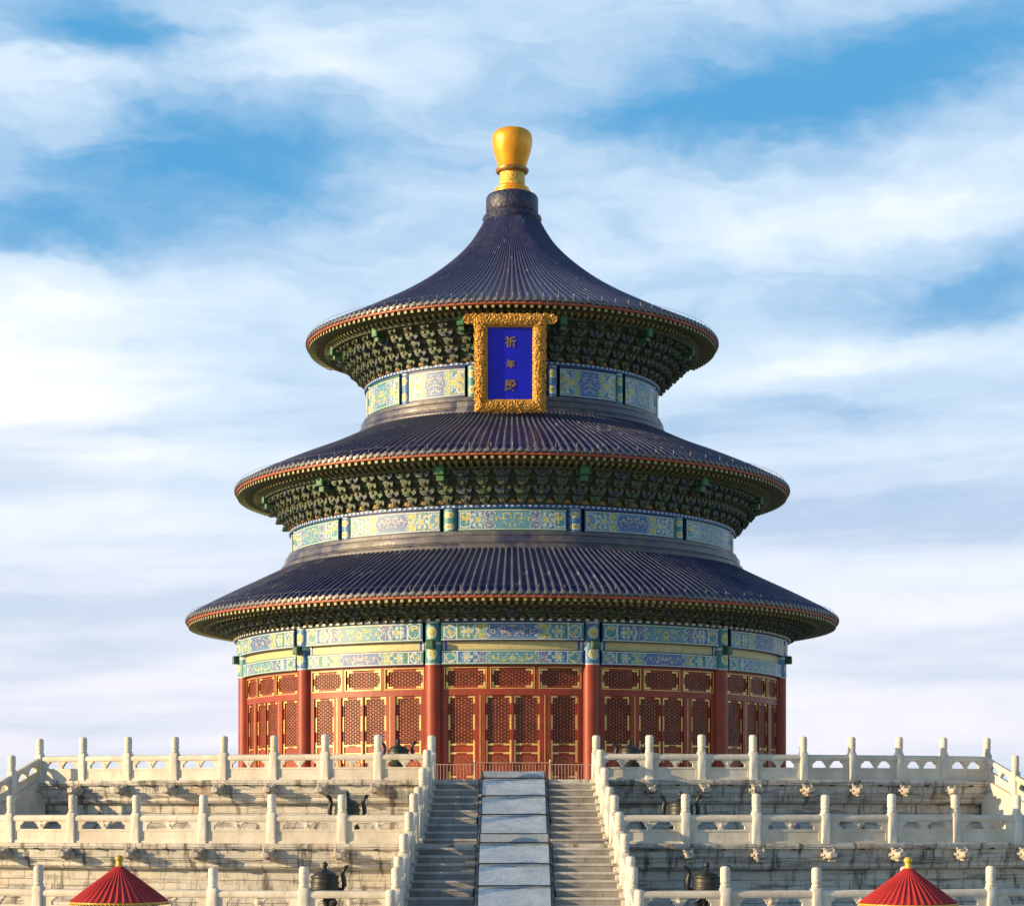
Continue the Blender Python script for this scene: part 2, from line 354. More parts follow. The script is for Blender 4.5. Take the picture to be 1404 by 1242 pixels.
    def mesh(s, name, mats, smooth=None):
        me = bpy.data.meshes.new(name); me.from_pydata(s.v, [], s.f)
        for q in (mats if isinstance(mats, (list, tuple)) else [mats]): me.materials.append(q)
        me.polygons.foreach_set('material_index', s.m)
        if any(c is not None for c in s.c):
            at = me.color_attributes.new('Col', 'FLOAT_COLOR', 'CORNER'); buf = []
            for f, c in zip(s.f, s.c): buf += list((*(c or (0.2, 0.2, 0.2)), 1.0)) * len(f)
            at.data.foreach_set('color', buf)
        me.update()
        if smooth is not None:
            me.polygons.foreach_set('use_smooth', [True] * len(me.polygons)); me.set_sharp_from_angle(angle=radians(smooth))
        return me
def place(name, me, parent=None, loc=(0, 0, 0), rz=0.0):
    o = bpy.data.objects.new(name, me); COL.objects.link(o); o.location = loc; o.rotation_euler = (0, 0, rz)
    if parent: o.parent = parent
    return o
def clone(o, parent=None, loc=None, rz=None):
    c = o.copy(); COL.objects.link(c)
    if parent: c.parent = parent
    if loc is not None: c.location = loc
    if rz is not None: c.rotation_euler = (0, 0, rz)
    return c
def clone_tree(o, parent=None):
    c = o.copy(); COL.objects.link(c); c.parent = parent
    for ch in list(o.children): clone_tree(ch, c)
    return c
def tag(o, label, cat, group=None):
    o['label'] = label; o['category'] = cat
    if group: o['group'] = group
    return o
def thing(name, loc, label, cat, group=None, rz=0.0):
    o = bpy.data.objects.new(name, None); COL.objects.link(o); o.location = loc; o.rotation_euler = (0, 0, rz); o.empty_display_size = 0.3
    return tag(o, label, cat, group)
def Z(rel): return ZC + rel
def pol(R, a, z=0.0): return Vector((R * sin(a), -R * cos(a), z))
def dens_curve(pts, per=5):
    """Catmull-Rom through the profile points"""
    o = []
    for i in range(len(pts) - 1):
        p0 = pts[max(i - 1, 0)]; p1 = pts[i]; p2 = pts[i + 1]; p3 = pts[min(i + 2, len(pts) - 1)]
        for k in range(per):
            t = k / per
            o.append(tuple(0.5 * (2 * b + (c - a) * t + (2 * a - 5 * b + 4 * c - d) * t * t + (3 * b - a - 3 * c + d) * t ** 3) for a, b, c, d in zip(p0, p1, p2, p3)))
    o.append(tuple(pts[-1])); return o

# ------------------------------------------------------------------ ground
F3, F2, F1 = 1.75, 3.48, 5.22          # floors of the three terraces
TR = (34.0, 40.0, 46.0); TF = (F1, F2, F3)
b = MB(); b.add([(-3000, -3000, 0), (3000, -3000, 0), (3000, 3000, 0), (-3000, 3000, 0)], [(0, 1, 2, 3)])
g = place('courtyard', b.mesh('courtyard', M['courtyard'])); g['kind'] = 'structure'

# ------------------------------------------------------------------ terraces
ALPHA = (radians(2.60), radians(2.68), radians(2.69)); A0 = (radians(3.98), radians(3.70), radians(3.38)); NB = 8
XR = (2.36, 2.58, 2.71)                # half distance between the stair railings

def spout_mesh():
    b = MB(); sec = [(0.10, .15, -.15, .12), (-.05, .16, -.17, .15), (-.16, .15, -.17, .14), (-.24, .115, -.13, .09), (-.33, .11, -.11, .06), (-.42, .13, -.10, .09), (-.47, .09, -.06, .06)]
    v = []; f = []; n = 10
    for y, hw, z0, z1 in sec:
        for k in range(n):
            a = 2 * pi * k / n; cx, cz = cos(a), sin(a)
            cx = math.copysign(abs(cx) ** .7, cx); cz = math.copysign(abs(cz) ** .7, cz)
            v.append((hw * cx, y, (z0 + z1) / 2 + (z1 - z0) / 2 * cz))
    for i in range(len(sec) - 1):
        for k in range(n): l = (k + 1) % n; f.append((i * n + k, i * n + n + k, i * n + n + l, i * n + l))
    f.append(tuple(range((len(sec) - 1) * n, len(sec) * n))); b.add(v, f)
    for sx in (-1, 1):
        b.lathe([(0.001, -.04), (.035, -.02), (.045, 0), (.03, .03), (.001, .04)], 8, xf=Matrix.Translation((sx * .10, -.24, .10)))
        b.tube([(sx * .10, -.12, .12), (sx * .17, -.02, .19), (sx * .18, .08, .17)], .04, 6, rr=[.045, .04, .015])
        b.tube([(sx * .15, -.20, -.02), (sx * .19, -.10, .0), (sx * .17, .0, -.08)], .03, 6, rr=[.03, .045, .02])
    b.box(-.09, .09, -.40, -.20, -.175, -.13)
    return b.mesh('dragon_spout', M['spout'], 50)
SPOUT = spout_mesh()
TIER = ('top', 'middle', 'lowest')
terraces = []
for t in range(3):
    R, F = TR[t], TF[t]; bot = TF[t + 1] if t < 2 else 0.0
    b = MB(); H = F - bot
    prof = [(R - .10, F + .004), (R - .05, F + .10), (R + .30, F + .10), (R + .32, F + .08), (R + .32, F - .03), (R + .30, F - .05), (R + .21, F - .055), (R + .19, F - .33), (R + .15, F - .36),
            (R + .13, F - .40), (R + .10, F - .41), (R + .12, F - .44), (R + .12, F - .50), (R + .03, F - .585), (R - .10, F - .60), (R - .16, F - .62), (R - .16, bot + .62),
            (R - .10, bot + .58), (R + .05, bot + .50), (R + .12, bot + .46), (R + .12, bot + .38), (R + .18, bot + .34), (R + .2, bot + .10), (R + .26, bot + .08), (R + .26, bot - .02)]
    b.lathe(list(reversed(prof)), 288)
    amax = A0[t] + ALPHA[t] * NB
    for sg in (-1, 1):
        for k in range(NB):
            a = sg * (A0[t] + ALPHA[t] * (k + .5)); p = Matrix.Rotation(a, 4, 'Z')
            b.box(-.05, .05, -(R + .33), -(R + .20), F - .075, F - .03, 1, xf=p)
    lab = ('round white marble terrace tier right under the red hall, weathered with dark streaks',
           'middle round marble terrace tier with dragon head water spouts below its railing',
           'lowest round marble terrace tier along the bottom of the picture')[t]
    T_ = thing('marble_terrace', (0, -R, bot), lab, 'terrace', 'round marble terraces under the hall'); terraces.append(T_)
    place('terrace_wall', b.mesh('terrace_wall', [M['wall%d' % t], M['hole']], 30), T_, (0, R, -bot))
    inner = 0.0 if t == 0 else TR[t - 1] - 1
    b = MB(); b.lathe([(R - .08, F), (max(inner, .01), F + .002)], 144)
    place('paving', b.mesh('paving', M['paving']), T_, (0, R, -bot))
    for sg in (-1, 1):
        for k in range(NB + 1):
            if k == 0: continue
            a = sg * (A0[t] + ALPHA[t] * k)
            place('dragon_spout', SPOUT, T_, pol(R + .22, a, F - .19 - bot) + Vector((0, R, 0)), a + random.uniform(-.05, .05))

# ------------------------------------------------------------------ marble balustrades
def post_mesh():
    b = MB(); h = .118
    b.bbox(-h, h, -h, h, 0, .80, .022)
    b.bbox(-h + .03, h - .03, -h - .006, -h + .03, .10, .70, .01)
    b.lathe([(.085, .78), (.115, .815), (.122, .85), (.10, .875), (.097, .90), (.112, .915), (.113, 1.14), (.116, 1.20), (.108, 1.245), (.085, 1.275), (.05, 1.285)], 18, cap1=True)
    for i in range(3):
        for k in range(9):
            a = 2 * pi * (k + .5 * (i % 2)) / 9
            b.lathe([(.001, -.012), (.035, -.004), (.001, .012)], 6, xf=Matrix.Translation((.108 * sin(a), -.108 * cos(a), .97 + .085 * i)) @ Matrix.Rotation(a, 4, 'Z') @ Matrix.Rotation(pi / 2, 4, 'X'))
    return b.mesh('post', M['marble'], 40)
POST = post_mesh()
def panel_mesh(L, slope=0.0, thick=.055):
    b = MB(); h = L / 2
    gap, ow = .10 * L, .33 * L
    e = min(.05, ow * .11)
    # one opening each side of the central vase, its upper corners stepped by the carved cloud brackets
    xs = sorted(set([round(q, 5) for sx in (-1, 1) for q in (sx * h, sx * (h - .07), sx * (gap / 2 - .02), sx * (gap / 2 + .02), sx * (gap / 2 + e), sx * (gap / 2 + 2 * e), sx * (gap / 2 + ow - 2 * e), sx * (gap / 2 + ow - e), sx * (gap / 2 + ow))]))
    zs = [0, .07, .31, .365, .43, .475, .52, .565, .60]
    def fn(i, j):
        x = abs((xs[i] + xs[i + 1]) / 2); z = (zs[j] + zs[j + 1]) / 2
        q0, q1 = gap / 2, gap / 2 + ow
        if z > .365 and z < .565:
            if z < .43: lo, hi = q0 - .02, q1
            elif z < .475: lo, hi = q0 + .02, q1
            elif z < .52: lo, hi = q0 + e, q1 - e
            else: lo, hi = q0 + 2 * e, q1 - 2 * e
            if lo - 1e-4 < x < hi + 1e-4: return None
        if .07 < z < .31 and x < h - .07: return thick - .018
        return thick
    b.cells(xs, zs, fn, thick)
    # rounded hand rail on top
    pr = [(-.075, .575), (-.092, .61), (-.092, .67), (-.065, .725), (0, .742), (.065, .725), (.092, .67), (.092, .61), (.075, .575)]
    v = [(x, y, z) for x in (-h, h) for y, z in pr]; n = len(pr)
    b.add(v, [(i, i + n, (i + 1) % n + n, (i + 1) % n) for i in range(n)] + [tuple(range(n)), tuple(reversed(range(n, 2 * n)))])
    # moulded base and vase bulge
    b.box(-h, h, -thick - .02, thick + .02, -.02, .055)
    b.lathe([(gap * .42, .366), (gap * .25, .39), (gap * .5, .44), (gap * .55, .49), (gap * .3, .53), (gap * .6, .58)], 10)
    b.v = [(x, y, z - slope * x) for x, y, z in b.v]
    return b.mesh('panel', M['marble_panel'], 35)

def run_of(name, root, pts, panel=None, angs=None, skip_first=False):
    """posts at the points, panels between them; pts are world positions of post feet"""
    rl = root.location
    for i, p in enumerate(pts):
        if i == 0 and skip_first: pass
        else:
            o = place('post', POST, root, p - rl, (angs[i] if angs else 0) + random.uniform(-.02, .02)); o.scale = (1, 1, random.uniform(.98, 1.02)); o.rotation_euler.x = random.uniform(-.008, .008); o.rotation_euler.y = random.uniform(-.01, .01)
        if i < len(pts) - 1:
            q = pts[i + 1]; d = q - p; m = (p + q) / 2
            place('panel', panel, root, Vector((m.x, m.y, m.z)) - rl, atan2(d.y, d.x))
for t in range(3):
    R, F = TR[t], TF[t]; chord = 2 * R * sin(ALPHA[t] / 2); PM = panel_mesh(chord - .225)
    for sg, side in ((-1, 'left'), (1, 'right')):
        angs = [sg * (A0[t] + ALPHA[t] * k) for k in range(NB + 1)]
        if sg < 0: angs = angs[::-1]
        pts = [pol(R, a, F + .10) for a in angs]
        lab = {('left', 0): 'sunlit marble railing on the top terrace left of the stairs, sky behind its pierced panels', ('right', 0): 'shaded marble railing on the top terrace right of the stairs, sky behind its pierced panels',
               ('left', 1): 'sunlit marble railing of the middle terrace left of the stairs', ('right', 1): 'shaded marble railing of the middle terrace right of the stairs',
               ('left', 2): 'sunlit lowest marble railing behind the left red conical roof', ('right', 2): 'shaded lowest marble railing behind the right red conical roof'}[(side, t)]
        root = thing('marble_balustrade', pts[4], lab, 'railing', 'curved marble balustrades')
        run_of('b', root, pts, PM, angs)

# ------------------------------------------------------------------ central stairs
RUN, NS = 4.05, 9; FLARE = .055
def stair(t):
    R, F = TR[t], TF[t]; bot = TF[t + 1] if t < 2 else 0.0; H = F - bot; rise = H / NS; run = RUN / NS
    lab = ('upper grey stone stair flight leading to the red doors', 'second grey stone stair flight below the bright landing edge', 'lowest stone stair flight at the bottom of the picture')[t]
    y0 = -R - .20; root = thing('stone_staircase', (0, y0 - RUN, bot), lab, 'stairs', 'central flights of stone steps')
    rl = root.location
    for sg, nm in ((-1, 'l'), (1, 'r')):
        b = MB()
        for k in range(NS):
            z1 = F - k * rise - (rise if k else 0) + (rise if k else 0); z1 = F - k * rise + .006
            ya, yb = y0 + (.5 if k == 0 else 0) - k * run, y0 - (k + 1) * run
            xo = XR[t] - .14 + FLARE * (k + 1) * run
            x0, x1 = (.98, xo) if sg > 0 else (-xo, -.98)
            j = random.uniform(-.006, .006)
            b.box(x0, x1, yb + .02, ya, bot - .02, z1 - .055 + j, 0)
            b.bbox(x0, x1, yb, ya + .012, z1 - .056 + j, z1 + j, .012, 1)
        place('steps', b.mesh('steps', [M['step'], M['nosing']]), root, -rl)
        # cheek wall carrying the railing
        b = MB(); xa0, xa1 = XR[t] - .17, XR[t] + .20
        v = []
        for y, z, fl in ((y0 + .35, F + .10, 0), (y0, F + .10, 0), (y0 - RUN, bot + .14, FLARE * RUN), (y0 - RUN - .62, bot + .12, FLARE * (RUN + .6)), (y0 - RUN - .62, bot - .02, FLARE * (RUN + .6)), (y0 + .35, bot - .02, 0)):
            v += [(sg * (xa0 + fl), y, z), (sg * (xa1 + fl), y, z)]
        n = 6; f = [tuple(2 * i for i in range(n)), tuple(2 * i + 1 for i in reversed(range(n)))] + [(2 * i, 2 * i + 1, 2 * ((i + 1) % n) + 1, 2 * ((i + 1) % n)) for i in range(n)]
        b.add(v, f); place('cheek_wall', b.mesh('cheek_wall', M['marble_panel']), root, -rl)
    # carved ramp slab between the two lanes
    b = MB(); xr = .97; pts = [(y0 + .3, F + .03), (y0 - .02, F + .03), (y0 - RUN - .05, bot + .05), (y0 - RUN - .05, bot - .02), (y0 + .3, bot - .02)]
    v = [(x, y, z) for x in (-xr, xr) for y, z in pts]; n = 5
    b.add(v, [tuple(range(n)), tuple(reversed(range(n, 2 * n)))] + [(i, i + n, (i + 1) % n + n, (i + 1) % n) for i in range(n)])
    place('carved_ramp', b.mesh('carved_ramp', M['ramp']), root, -rl)
    # railings down both sides
    sp = 1.25; slope = H / RUN
    PMs = {s: panel_mesh(sp - .20, s * 0 + slope) for s in (1,)}
    for sg, side in ((-1, 'left'), (1, 'right')):
        lab = '%s marble railing of the %s stair flight, %s' % (side, ('upper', 'second', 'lowest')[t], 'its posts stepping down towards the viewer' if sg < 0 else 'its posts stepping down with sunlit inner faces')
        rt = thing('stair_balustrade', (sg * (XR[t] + .1), -R - 2, bot), lab, 'stair railing', 'railings of the central stairs')
        pts = [Vector((sg * (XR[t] + FLARE * sp * k), y0 + .18 - sp * k - (.0 if k else .02), F + .10 - max(0, slope * (sp * k - .18)))) for k in range(4)]
        for i, p in enumerate(pts):
            if i: place('post', POST, rt, p - rt.location, random.uniform(-.02, .02))
            if i < 3:
                q = pts[i + 1]; d = q - p; L = sqrt(d.x ** 2 + d.y ** 2)
                pm = PMs[1]
                o = place('panel', pm, rt, (p + q) / 2 - rt.location, atan2(d.y, d.x))
        # drum stone that ends the railing
        p = pts[-1]; b = MB()
        poly = [(-.05, 0), (.62, 0), (.66, .12), (.60, .28), (.46, .34), (.40, .48), (.25, .60), (-.05, .70)]
        b.extr([(x, z) for x, z in poly], -.07, .07)
        b.lathe([(.001, -.085), (.13, -.085), (.14, -.07), (.14, .07), (.13, .085), (.001, .085)], 16, xf=Matrix.Translation((.28, 0, .26)) @ Matrix.Rotation(pi / 2, 4, 'X'))
        place('drum_stone', b.mesh('drum_stone', M['marble'], 40), rt, p + Vector((sg * FLARE * .1, -.10, -.06)) - rt.location, -pi / 2)
for t in range(3): stair(t)

# side stairs at the ends of the top terrace railings: only their near railing and cheek show
for sg, side in ((-1, 'left'), (1, 'right')):
    aN = sg * (A0[0] + ALPHA[0] * NB); aC = sg * (abs(aN) + math.asin(2.4 / 34)); slope = (F1 - F2) / RUN; sp = 1.25
    dr = Vector((sin(aC), -cos(aC), 0)); base = pol(34, aN, 0)
    rt = thing('stair_balustrade', (base.x, base.y, F2), 'marble railing descending outward at the far %s end of the top terrace' % side, 'stair railing', 'railings of the side stairs')
    pts = [base + dr * (sp * k) + Vector((0, 0, F1 + .10 - slope * sp * k)) for k in range(4)]
    pm = panel_mesh(sp - .2, slope)
    for i, p in enumerate(pts):
        if i: place('post', POST, rt, p - rt.location, aC)
        if i < 3: q = pts[i + 1]; d = q - p; place('panel', pm, rt, (p + q) / 2 - rt.location, atan2(d.y, d.x))
    root = thing('stone_staircase', (pol(38, aC).x, pol(38, aC).y, F2), 'side stair flight at the far %s edge of the top terrace' % side, 'stairs', 'side flights of stone steps')
    rotm = Matrix.Rotation(aC, 4, 'Z'); rl = root.location
    for q, part in ((-1, 'c'), (1, 'c')):
        b = MB(); n = 5; v = []
        for y, z in ((-33.9, F1 + .08), (-34.2, F1 + .08), (-34.2 - RUN, F2 + .12), (-34.2 - RUN, F2 - .02), (-33.9, F2 - .02)):
            v += [(q * 2.22, y, z), (q * 2.58, y, z)]
        b.add(v, [tuple(2 * i for i in range(n)), tuple(2 * i + 1 for i in reversed(range(n)))] + [(2 * i, 2 * i + 1, 2 * ((i + 1) % n) + 1, 2 * ((i + 1) % n)) for i in range(n)], xf=rotm)
        place('cheek_wall', b.mesh('cheek_wall', M['marble_panel']), root, -rl)
    b = MB(); rise = (F1 - F2) / NS
    for k in range(NS): b.bbox(-2.21, 2.21, -34.2 - (k + 1) * RUN / NS, -33.9 - k * RUN / NS, F2 - .02, F1 - k * rise + .006, .012, xf=rotm)
    place('steps', b.mesh('steps', M['step']), root, -rl)

# ------------------------------------------------------------------ acrylic covers over the carved ramp
for t in range(2):
    R, F = TR[t], TF[t]; bot = TF[t + 1]; y0 = -R - .20; slope = (F - bot) / RUN
    lab = ('clear pale blue sheet cover with black hoops over the upper ramp, below the doors', 'clear pale blue sheet cover with black hoops over the lower ramp, at the picture bottom')[t]
    root = thing('ramp_cover', (0, y0 - 2, F - 1), lab, 'protective cover', 'protective covers on the ramp'); rl = root.location
    off = .27
    seg = [(y0 + .45, F + .34), (y0 - .05, F + .33), (y0 - .22, F + .12)] + [(y0 - .30 - k, F + off - slope * (.30 + k) - .03) for k in (0.02, 1.2, 2.4, 3.6)]
    hw = .875
    groups = [(0, 2), (2, 3), (3, 4), (4, 5), (5, 6)]
    for a_, b_ in groups:
        m = MB(); pr = seg[a_:b_ + 1]
        for i in range(len(pr) - 1):
            (ya, za), (yb, zb) = pr[i], pr[i + 1]
            if i == len(pr) - 2 and b_ < len(seg) - 1: yb, zb = yb + .012, zb + .006
            nx = 10
            vs = []
            for k in range(nx + 1):
                x = -hw + 2 * hw * k / nx; sag = .012 * sin(pi * k / nx) * (1 + .5 * sin(k * 2.1 + a_))
                vs += [(x, ya, za + .012 - sag), (x, yb, zb + .012 - sag), (x, yb, zb - .012 - sag), (x, ya, za - .012 - sag)]
            fs = []
            for k in range(nx):
                o = 4 * k
                for e in range(4): e2 = (e + 1) % 4; fs.append((o + e, o + e2, o + 4 + e2, o + 4 + e))
            fs += [(0, 3, 2, 1), (4 * nx, 4 * nx + 1, 4 * nx + 2, 4 * nx + 3)]
            m.add(vs, [tuple(reversed(f)) for f in fs])
        place('clear_sheet', m.mesh('clear_sheet', M['glass'], 30), root, -rl)
    for k, (y, z) in enumerate([seg[2], seg[3], seg[4], seg[5], seg[6]]):
        if k == 0: continue
        m = MB(); wx = hw + .13 if k % 2 else hw + .10; st = F - slope * max(0, (-(y) + y0)) - .05
        zt = z + .035
        path = [(-wx, y, st), (-wx, y, zt - .12), (-wx + .03, y, zt - .04), (-wx + .12, y, zt), (wx - .12, y, zt), (wx - .03, y, zt - .04), (wx, y, zt - .12), (wx, y, st)]
        m.tube(path, .016, 8); place('hoop', m.mesh('hoop', M['black_metal'], 60), root, -rl)
    for sx in (-1, 1):
        m = MB(); m.tube([(sx * (hw + .012), y, z) for y, z in seg], .016, 6); place('side_rail', m.mesh('side_rail', M['black_metal'], 60), root, -rl)

# ------------------------------------------------------------------ the hall
hall = thing('round_temple_hall', (0, 0, F1), 'round red hall with three dark blue tiled roofs and a golden knob on top', 'temple')
HL = Vector((0, 0, -F1))
NBAY = range(-3, 4)                                    # bays facing the court side
COLA = [radians(15 + 30 * k) for k in range(-4, 4)]    # -105 .. +105
RW = 11.85; RED_TOP = Z(5.69)
b = MB(); b.lathe([(13.3, F1 - .02), (13.3, F1 + .10), (13.22, F1 + .13), (11.0, F1 + .13)], 96)
place('stone_plinth', b.mesh('stone_plinth', M['marble'], 30), hall, HL)

# --- red lattice walls between the columns
WIN = [(-1.84, .80), (0.0, .82), (1.86, .80)]          # transom windows: centre, half width
T0, T1 = Z(4.78), Z(5.55); D0, D1 = F1 + .16, Z(4.49)
LEAF = [(-2.0, .545, 'w'), (-.545, .52, 'd'), (.555, .52, 'd'), (2.03, .545, 'w')]
def wall_frame():
    b = MB(); hx = 3.02
    cuts = {-hx, hx}
    for c_, h_ in WIN: cuts |= {c_ - h_, c_ + h_}
    for c_, h_, _ in LEAF: cuts |= {c_ - h_, c_ + h_}
    xs = sorted(cuts); x2 = []
    for a_, c_ in zip(xs, xs[1:]):
        n = max(1, int((c_ - a_) / .35)); x2 += [a_ + (c_ - a_) * k / n for k in range(n)]
    x2.append(xs[-1]); zs = [F1 + .12, D0, D1, T0, T1, RED_TOP + .03]
    def fn(i, j):
        x = (x2[i] + x2[i + 1]) / 2
        if j == 1 and any(abs(x - c_) < h_ for c_, h_, _ in LEAF): return None
        if j == 3 and any(abs(x - c_) < h_ for c_, h_ in WIN): return None
        return .10
    b.cells(x2, zs, fn, .12); b.bend(RW)
    # thin gilt lines round the openings
    g = MB()
    def strip(x0, x1, z0, z1): g.box(x0, x1, -.112, -.09, z0, z1, 1)
    for c_, h_ in WIN:
        e = .035
        for x in (c_ - h_ - e, c_ + h_ + e - .022): strip(x, x + .022, T0 - e, T1 + e)
        for z in (T0 - e, T1 + e - .022):
            n = 3
            for k in range(n): strip(c_ - h_ - e + .022 + (2 * (h_ + e) - .044) * k / n, c_ - h_ - e + .022 + (2 * (h_ + e) - .044) * (k + 1) / n, z, z + .022)
    for c_ in (-1.26, 1.26):
        strip(c_ - .012, c_ + .012, D0, D1)
    g.bend(RW); b.add(g.v, g.f, 1)
    return b.mesh('lattice_wall', [M['red'], M['gold_trim']])
def clip_line(p, d, x0, x1, z0, z1):
    t0, t1 = -99., 99.
    for o, q, lo, hi in ((p[0], d[0], x0, x1), (p[1], d[1], z0, z1)):
        if abs(q) < 1e-9:
            if o < lo or o > hi: return None
        else:
            a_, b_ = (lo - o) / q, (hi - o) / q
            t0, t1 = max(t0, min(a_, b_)), min(t1, max(a_, b_))
    return (t0, t1) if t1 - t0 > .03 else None
def lattice(b, x0, x1, z0, z1, y, mi, gap=.145, wd=.024, node=True):
    cx, cz = (x0 + x1) / 2, (z0 + z1) / 2
    for a_ in (90, 30, 150):
        d = (cos(radians(a_)), sin(radians(a_))); nrm = (-d[1], d[0])
        for k in range(-40, 41):
            p = (cx + nrm[0] * k * gap * .866, cz + nrm[1] * k * gap * .866); r = clip_line(p, d, x0, x1, z0, z1)
            if not r: continue
            A = (p[0] + d[0] * r[0], p[1] + d[1] * r[0]); B = (p[0] + d[0] * r[1], p[1] + d[1] * r[1]); h = wd / 2; yy = y - .001 * (a_ // 30)
            v = [(A[0] + nrm[0] * h, yy, A[1] + nrm[1] * h), (A[0] - nrm[0] * h, yy, A[1] - nrm[1] * h), (B[0] - nrm[0] * h, yy, B[1] - nrm[1] * h), (B[0] + nrm[0] * h, yy, B[1] + nrm[1] * h)]
            v += [(q[0], yy + .03, q[2]) for q in v]
            b.add(v, [(0, 1, 2, 3), (0, 4, 5, 1), (2, 6, 7, 3), (1, 5, 6, 2), (3, 7, 4, 0)], mi)
    if node:
        g = gap
        for i in range(-30, 31):
            for j in range(-30, 31):
                x = cx + i * g * .866; z = cz + (j + (i % 2) * .5) * g
                if x0 + .03 < x < x1 - .03 and z0 + .03 < z < z1 - .03:
                    b.add([(x + .033 * cos(k * pi / 3), y - .009, z + .033 * sin(k * pi / 3)) for k in range(6)], [tuple(range(6))], 4)
def leaf_mesh(hw, z0, z1, kind):
    """mats: 0 red, 1 lattice, 2 back, 3 gilt, 4 node"""
    b = MB(); e = .085; y = -RW + .02
    Y = lambda d: -RW + .02 - d
    b.box(-hw, hw, Y(-.06), Y(-.05), z0, z1, 2)
    if kind == 't':
        bars = [(-hw, -hw + e, z0, z1), (hw - e, hw, z0, z1), (-hw + e, hw - e, z0, z0 + e), (-hw + e, hw - e, z1 - e, z1)]
        for q in bars: b.box(q[0], q[1], Y(.03), Y(-.05), q[2], q[3], 0)
        lattice(b, -hw + e, hw - e, z0 + e, z1 - e, Y(-.005), 1)
        L = .28; wd = .075
        for sx in (-1, 1):
            for (zc, sz) in ((z0 + .012, 1), (z1 - .012, -1)):
                xa = sx * (hw - .014)
                b.box(min(xa, xa - sx * L), max(xa, xa - sx * L), Y(.042), Y(.029), min(zc, zc + sz * wd), max(zc, zc + sz * wd), 3)
                b.box(min(xa, xa - sx * wd), max(xa, xa - sx * wd), Y(.043), Y(.029), min(zc + sz * wd, zc + sz * .22), max(zc + sz * wd, zc + sz * .22), 3)
        return b
    zl = Z(2.56); zr = [Z(2.56), Z(2.22), Z(1.30), Z(.98)]
    for q in [(-hw, -hw + e, z0, z1), (hw - e, hw, z0, z1), (-hw + e, hw - e, z1 - e, z1)] + [(-hw + e, hw - e, z - .045, z + .045) for z in zr]:
        b.box(q[0], q[1], Y(.03), Y(-.05), q[2], q[3], 0)
    lattice(b, -hw + e, hw - e, zl + .045, z1 - e, Y(-.005), 1)
    for za, zb in ((zr[1] + .045, zr[0] - .045), (zr[2] + .045, zr[1] - .045), (zr[3] + .045, zr[2] - .045), (z0, zr[3] - .045)):
        b.box(-hw + e, hw - e, Y(.0), Y(-.049), za, zb, 0)
        if zb - za > .12:
            i = .05; b.box(-hw + e + i, hw - e - i, Y(.014), Y(.001), za + i, zb - i, 0)
    # gilt motif on the big lower panel
    za, zb = zr[2] + .1, zr[1] - .1; zc = (za + zb) / 2; rx, rz = hw - e - .1, (zb - za) / 2
    for rr_, n in ((1.0, 14), (.55, 7)):
        for k in range(n):
            a_ = 2 * pi * k / n; a2 = 2 * pi * (k + .6) / n
            P = [(rr_ * rx * cos(a_), rr_ * rz * sin(a_)), ((rr_ - .11) * rx * cos(a_), (rr_ - .11) * rz * sin(a_)), ((rr_ - .11) * rx * cos(a2), (rr_ - .11) * rz * sin(a2)), (rr_ * rx * cos(a2), rr_ * rz * sin(a2))]
            b.add([(x, Y(.019), zc + z) for x, z in reversed(P)], [(0, 1, 2, 3)], 5)
    L = .26; wd = .075
    for sx in (-1, 1):
        xa = sx * (hw - .012); lo, hi = min(xa, xa - sx * wd), max(xa, xa - sx * wd)
        b.box(min(xa, xa - sx * L), max(xa, xa - sx * L), Y(.042), Y(.029), z1 - .012 - wd, z1 - .012, 3)
        b.box(lo, hi, Y(.043), Y(.029), z1 - .31, z1 - .012 - wd, 3)
        b.box(lo, hi, Y(.043), Y(.029), z1 - 1.34, z1 - .76, 3)            # long plate half way up
        b.box(lo, hi, Y(.043), Y(.029), zr[1] - .35, zr[0] + .17, 3)
        b.box(lo, hi, Y(.043), Y(.029), z0 + .03, zr[2] + .22, 3)
        for z in zr:
            q0 = xa - sx * wd
            b.box(min(q0, q0 - sx * L * .95), max(q0, q0 - sx * L * .95), Y(.0425), Y(.029), z - .032, z + .032, 3)
    for z in (zr[0], zr[1]): b.box(-hw + e, hw - e, Y(.034), Y(.03), z + .024, z + .042, 3)
    return b
FRAME = wall_frame()
LM = lambda back: [M['red'], M['lattice'], back, M['gold_trim'], M['lattice'], M['gold_copper']]
W_T = [leaf_mesh(h_ - .004, T0 + .004, T1 - .004, 't').mesh('transom_window', LM(M['lattice_back'])) for c_, h_ in WIN[:2]]
L_W = leaf_mesh(.541, D0 + .004, D1 - .004, 'w').mesh('lattice_window', LM(M['lattice_back']))
L_D = leaf_mesh(.516, D0 + .004, D1 - .004, 'd').mesh('door', LM(M['door_back']))
for k in NBAY:
    a = radians(30 * k); wl = place('lattice_wall', FRAME, hall, HL, a)
    for (c_, h_), me in zip(WIN, (W_T[0], W_T[1], W_T[0])): place('transom_window', me, wl, (0, 0, 0), c_ / RW)
    for c_, h_, q in LEAF: place('door' if q == 'd' else 'lattice_window', L_D if q == 'd' else L_W, wl, (0, 0, 0), c_ / RW)
b = MB(); b.lathe([(11.55, F1), (11.55, Z(7.6))], 96); place('inner_wall', b.mesh('inner_wall', M['red_dark']), hall, HL)

